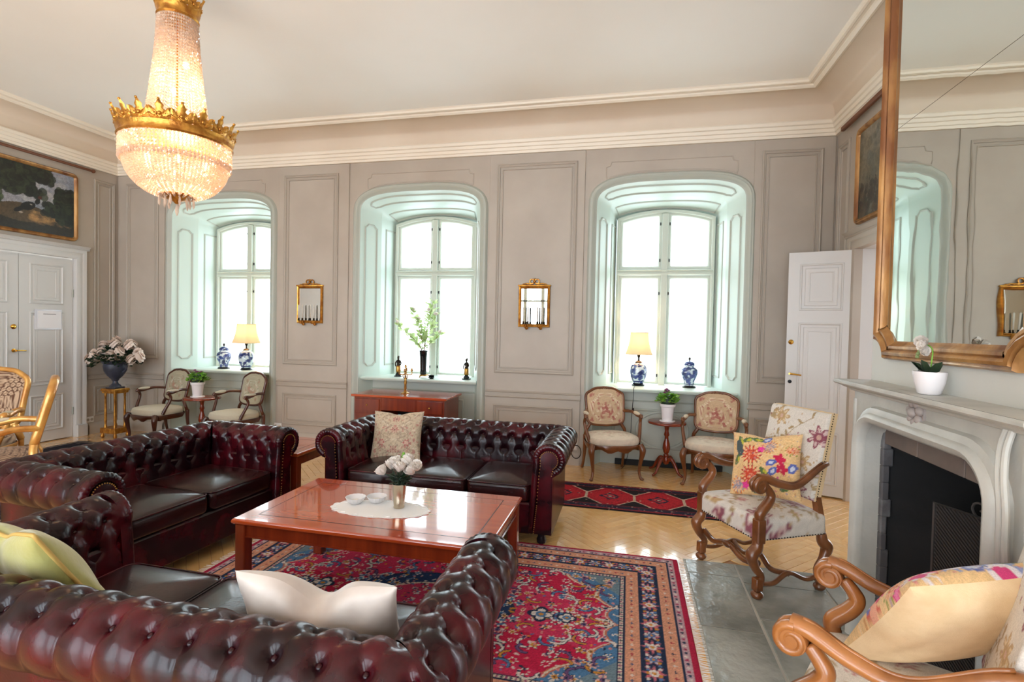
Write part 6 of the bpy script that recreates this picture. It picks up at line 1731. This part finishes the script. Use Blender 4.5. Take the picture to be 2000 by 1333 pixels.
def make_rug(name, label, loc, rz, hx, hy, paint, step, fringe=True, z=.009):
    root = thing(name, label, 'rug', loc, rz)
    cv = Canvas(-hx, hx, -hy, hy, step); paint(cv, hx, hy)
    Z = z + .0012*rng.random(cv.X.shape); Z[0] = Z[-1] = .0006; Z[:, 0] = Z[:, -1] = .0006
    link('pile', gridmesh(np.stack([cv.X, cv.Y, Z], -1), M['vpile'], 180, cv.lin()), root)
    if fringe:
        for s in (-1, 1):
            m = MB(); n = int(2*hy/.010)
            for k in range(n):
                y = -hy+2*hy*(k+.5)/n; L = .045+.015*rng.random(); dy = .006*rng.normal()
                m.add([(s*hx, y-.003, .004), (s*hx, y+.003, .004), (s*(hx+L), y+.0015+dy, .002), (s*(hx+L), y-.0015+dy, .002)], [(0, 1, 2, 3)])
            tag(m.build('fringe', M['lace'], root, 0), kind='stuff')
    return root
make_rug('persian_rug', 'large red and blue Persian rug under the coffee table', (-1.085, 2.72, .0005), 0, 1.445, .90, persian, .006)
def caucasian(cv, hx, hy):
    r2 = np.random.default_rng(3); RED, NAVY, BLK, CRM, PNK = (186, 36, 46), (44, 38, 58), (34, 26, 30), (206, 178, 156), (206, 92, 96)
    AX, AY = np.abs(cv.X), np.abs(cv.Y); d = np.minimum(hx-AX, hy-AY)
    cv.fill(RED); cv.mask(d < .13, (96, 34, 44)); cv.mask(d < .11, NAVY); cv.mask(d < .045, (150, 44, 52)); cv.mask(d < .022, BLK)
    p = .44; u = (cv.X+hx) % p-p/2; hyf = hy-.13
    tri = AY/hyf + np.abs(u)/(p/2)*.0
    q = np.abs(u)/(p*.5)+(AY/hyf)
    cv.mask((d >= .13) & (q > 1.28), BLK); cv.mask((d >= .13) & (q > 1.28) & (q < 1.36), CRM); cv.mask((d >= .13) & (np.abs(q-1.12) < .04), (150, 26, 40))
    st = np.abs(u)/.085+AY/.085
    zig = .10*np.sign(np.sin(u*90))
    cv.mask((d >= .13) & (st+zig < 1.15), NAVY); cv.mask((d >= .13) & (st < .8), (196, 60, 66)); cv.mask((d >= .13) & (st < .42), NAVY); cv.mask((d >= .13) & (st < .2), CRM)
    cv.mask((d >= .13) & (np.abs(np.abs(u)-p/2) < .012) & (AY < .10), CRM)
    for k in range(700):
        x, y = r2.uniform(-hx, hx), r2.uniform(-hy, hy); dd = min(hx-abs(x), hy-abs(y))
        if dd < .11: cv.blob(x, y, .010, [CRM, (176, 60, 66), (90, 80, 110), PNK][k % 4], .75, fn=lambda th: .7+.3*np.cos(4*th))
        elif k % 4 == 0: cv.blob(x, y, .009, [NAVY, CRM, (120, 22, 36)][k % 3], .7)
    cv.noise(.14)
make_rug('runner_rug', 'red and navy runner rug behind the carved armchair', (.13, 4.855, .0005), RAD(0), .92, .365, caucasian, .008, fringe=False, z=.007)
def darkrug(cv, hx, hy):
    r2 = np.random.default_rng(8); AX, AY = np.abs(cv.X), np.abs(cv.Y); d = np.minimum(hx-AX, hy-AY)
    cv.fill((96, 58, 60)); cv.mask(d < .30, (34, 32, 44)); cv.mask(d < .07, (150, 132, 116)); cv.mask(d < .04, (40, 34, 44))
    for k in range(900):
        x, y = r2.uniform(-hx, hx), r2.uniform(-hy, hy); cv.blob(x, y, .025, [(120, 108, 112), (84, 50, 60), (60, 62, 84), (150, 140, 130)][k % 4], .7, asp=1.4, ang=k)
    cv.noise(.1)
make_rug('dark_rug', 'dark patterned rug under the gilded chairs at left', (-5.70, 3.55, .0005), 0, 1.12, 1.62, darkrug, .016, fringe=False, z=.007)

# ================================================================== CHANDELIER
CH = (-3.205, 3.10)
ch = thing('chandelier', 'lit crystal bead chandelier with gilded crowns hanging from the ceiling', 'chandelier', (CH[0], CH[1], 2.36))
Z0 = 2.36
def cz(z): return z-Z0
def octas(pts, r, mt, name, sq=1.0):
    """faceted beads: one stuff part"""
    pts = np.asarray(pts, float); n = len(pts)
    o = np.array([(1, 0, 0), (-1, 0, 0), (0, 1, 0), (0, -1, 0), (0, 0, sq), (0, 0, -sq)])*r
    ang = rng.random(n)*PI; c, s_ = np.cos(ang), np.sin(ang)
    V = np.zeros((n, 6, 3)); V[:, :, 0] = o[None, :, 0]*c[:, None]-o[None, :, 1]*s_[:, None]; V[:, :, 1] = o[None, :, 0]*s_[:, None]+o[None, :, 1]*c[:, None]; V[:, :, 2] = o[None, :, 2]
    V += pts[:, None, :]
    f = np.array([(0, 2, 4), (2, 1, 4), (1, 3, 4), (3, 0, 4), (2, 0, 5), (1, 2, 5), (3, 1, 5), (0, 3, 5)])
    F = (np.arange(n)[:, None, None]*6+f[None]).reshape(-1, 3)
    me = bpy.data.meshes.new(name); me.from_pydata(V.reshape(-1, 3).tolist(), [], F.tolist()); finish(me, mt, 0)
    return tag(link(name, me, ch), kind='stuff')
# upper tent of bead strands
pts = []
for k in range(52):
    a = 2*PI*k/52
    for t in np.linspace(0, 1, 38):
        r = .122+.085*t**1.5; z = 3.70-.80*t; pts.append((r*math.cos(a), r*math.sin(a), cz(z)))
octas(pts, .0125, M['crystal'], 'upper_bead_tent', 1.0)
# band of upright fringe, then the bowl
pts = []
for k in range(92):
    a = 2*PI*k/92
    for t in np.linspace(0, 1, 7): pts.append((.338*math.cos(a), .338*math.sin(a), cz(2.815-.135*t)))
octas(pts, .0135, M['crystal'], 'bead_fringe', 1.25)
pts = []
for k in range(80):
    a = 2*PI*k/80
    for t in np.linspace(0, 1, 26):
        e = t*RAD(78); r = .318*math.cos(e)**.85; z = 2.70-.255*math.sin(e)
        if k % 2 and t > .62: continue
        if k % 4 and t > .85: continue
        pts.append((r*math.cos(a), r*math.sin(a), cz(z)))
octas(pts, .0145, M['crystal'], 'bead_bowl', 1.0)
def crown(zc, r0, h, nleaf, band, flare, name):
    m = MB(); m.lathe([(r0-.012, cz(zc-band)), (r0, cz(zc-band)), (r0+.010, cz(zc-band*.8)), (r0+.004, cz(zc-band*.5)), (r0+.010, cz(zc-band*.2)), (r0+.014, cz(zc)), (r0-.010, cz(zc))], 48); bd = m.build(name, M['gilt'], ch, 40)
    lm = MB(); w = 2*PI*r0/nleaf*.52
    # a palmette: central leaf, two side scrolls, base bead (local: x across, y outward, z up)
    def leafp(ax, pts2, wd):
        """flat lobed leaf following pts2 (side, up) with outward lean"""
        P = []
        n_ = len(pts2)
        for i, (x_, z_) in enumerate(pts2):
            q = i/(n_-1); ww = wd*(math.sin(PI*min(.97, .12+q*.9))**.7)*(1+.25*math.cos(i*2.4)); y_ = .004+flare*h*.8*(z_/h)**2
            dx_ = pts2[min(i+1, n_-1)][0]-pts2[max(i-1, 0)][0]; dz_ = pts2[min(i+1, n_-1)][1]-pts2[max(i-1, 0)][1]; L_ = math.hypot(dx_, dz_)+1e-9
            P += [(x_-ww*dz_/L_, y_-.002, z_+ww*dx_/L_), (x_, y_+.010*h/.12, z_), (x_+ww*dz_/L_, y_-.002, z_-ww*dx_/L_)]
        lm.add(P, [(3*i+e, 3*i+e+1, 3*i+e+4, 3*i+e+3) for i in range(n_-1) for e in range(2)])
    k_ = h/.12
    leafp(0, [(0, h*t) for t in np.linspace(0, 1.05, 8)], .030*k_)
    for s in (-1, 1):
        leafp(0, [(s*w*.95*math.sin(t*1.45), h*.80*t*(1-.18*t)) for t in np.linspace(0, 1, 7)], .024*k_)
        leafp(0, [(s*w*1.08*math.sin(t*1.57), h*.42*t*(1.1-.35*t)) for t in np.linspace(0, 1, 6)], .020*k_)
        lm.tube([(s*(w*.52+.016*k_*math.cos(t)), .012*k_, h*.30+.016*k_*math.sin(t)) for t in np.linspace(0, 5.6, 12)], .0045*k_, 5)
        lm.ball((s*w*.52, .013*k_, h*.30), .007*k_, 6, 4)
    lm.ball((0, .014*k_, h*.30), .015*k_, 8, 5); lm.ball((0, flare*h*.8+.006, h*1.02), .010*k_, 6, 4)
    me = lm.mesh(M['gilt'], 60)
    for k in range(nleaf):
        a = 2*PI*k/nleaf; link('palmette', me, bd, (r0*math.cos(a), r0*math.sin(a), cz(zc)), (0, 0, a-PI/2))
crown(2.880, .347, .115, 18, .062, .35, 'lower_crown')
crown(3.775, .124, .115, 9, .070, .30, 'upper_crown')
m = MB(); m.tube([(0, 0, cz(3.95)), (0, 0, cz(2.50))], .010, 8); m.build('stem', M['gilt'], ch, 180)
m = MB(); m.lathe([(.06, cz(4.028)), (.055, cz(4.0)), (.02, cz(3.97)), (.012, cz(3.93)), (.0001, cz(3.92))], 20); m.build('ceiling_rose', M['gilt'], ch)
for k in range(6):
    a = 2*PI*k/6; m = MB(); m.tube([(.012*math.cos(a), .012*math.sin(a), cz(3.93)), (.125*math.cos(a), .125*math.sin(a), cz(3.76))], .003, 5); m.build('chain', M['gilt'], ch, 180)
m = MB(); m.lathe([(.0001, cz(2.40)), (.012, cz(2.405)), (.03, cz(2.425)), (.07, cz(2.437)), (.108, cz(2.455)), (.112, cz(2.468)), (.09, cz(2.472)), (.0001, cz(2.47))], 28, flute=.05, nfl=9); m.build('boss', M['gilt'], ch, 60)
m = MB(); m.lathe([(.0001, 0), (.006, .012), (.0095, .03), (.006, .062), (.002, .075), (.0001, .078)], 6); DR = m.mesh(M['crystal'], 0)
for k in range(11):
    a = 2*PI*k/11; rr_ = .105 if k % 2 else .085; link('pendant_drop', DR, ch, (rr_*math.cos(a), rr_*math.sin(a), cz(2.462)-.088))
link('pendant_drop', DR, ch, (0, 0, cz(2.40)-.085), None, (1.3, 1.3, 1.2))
def bulb(x, y, z):
    m = MB(); m.ball((x, y, z), .020, 10, 8, (1, 1, 1.4)); m.build('bulb', M['bulb'], ch, 180)
for k in range(6):
    a = 2*PI*k/6+.3; bulb(.20*math.cos(a), .20*math.sin(a), cz(2.68))
    m = MB(); m.tube([(0, 0, cz(2.66)), (.12*math.cos(a), .12*math.sin(a), cz(2.60)), (.20*math.cos(a), .20*math.sin(a), cz(2.645))], .006, 6); m.build('lamp_arm', M['gilt'], ch, 180)
for z in (3.05, 3.22, 3.40): bulb(.05*(1 if z != 3.22 else -1), .02, cz(z))
for z, e in ((2.68, 30), (3.20, 12)):
    l = bpy.data.lights.new('chandelier_light', 'POINT'); l.energy = e; l.color = (1, .80, .56); l.shadow_soft_size = .10
    o = bpy.data.objects.new('chandelier_light', l); COL.objects.link(o); o.parent = ch; o.location = (0, .03, cz(z))
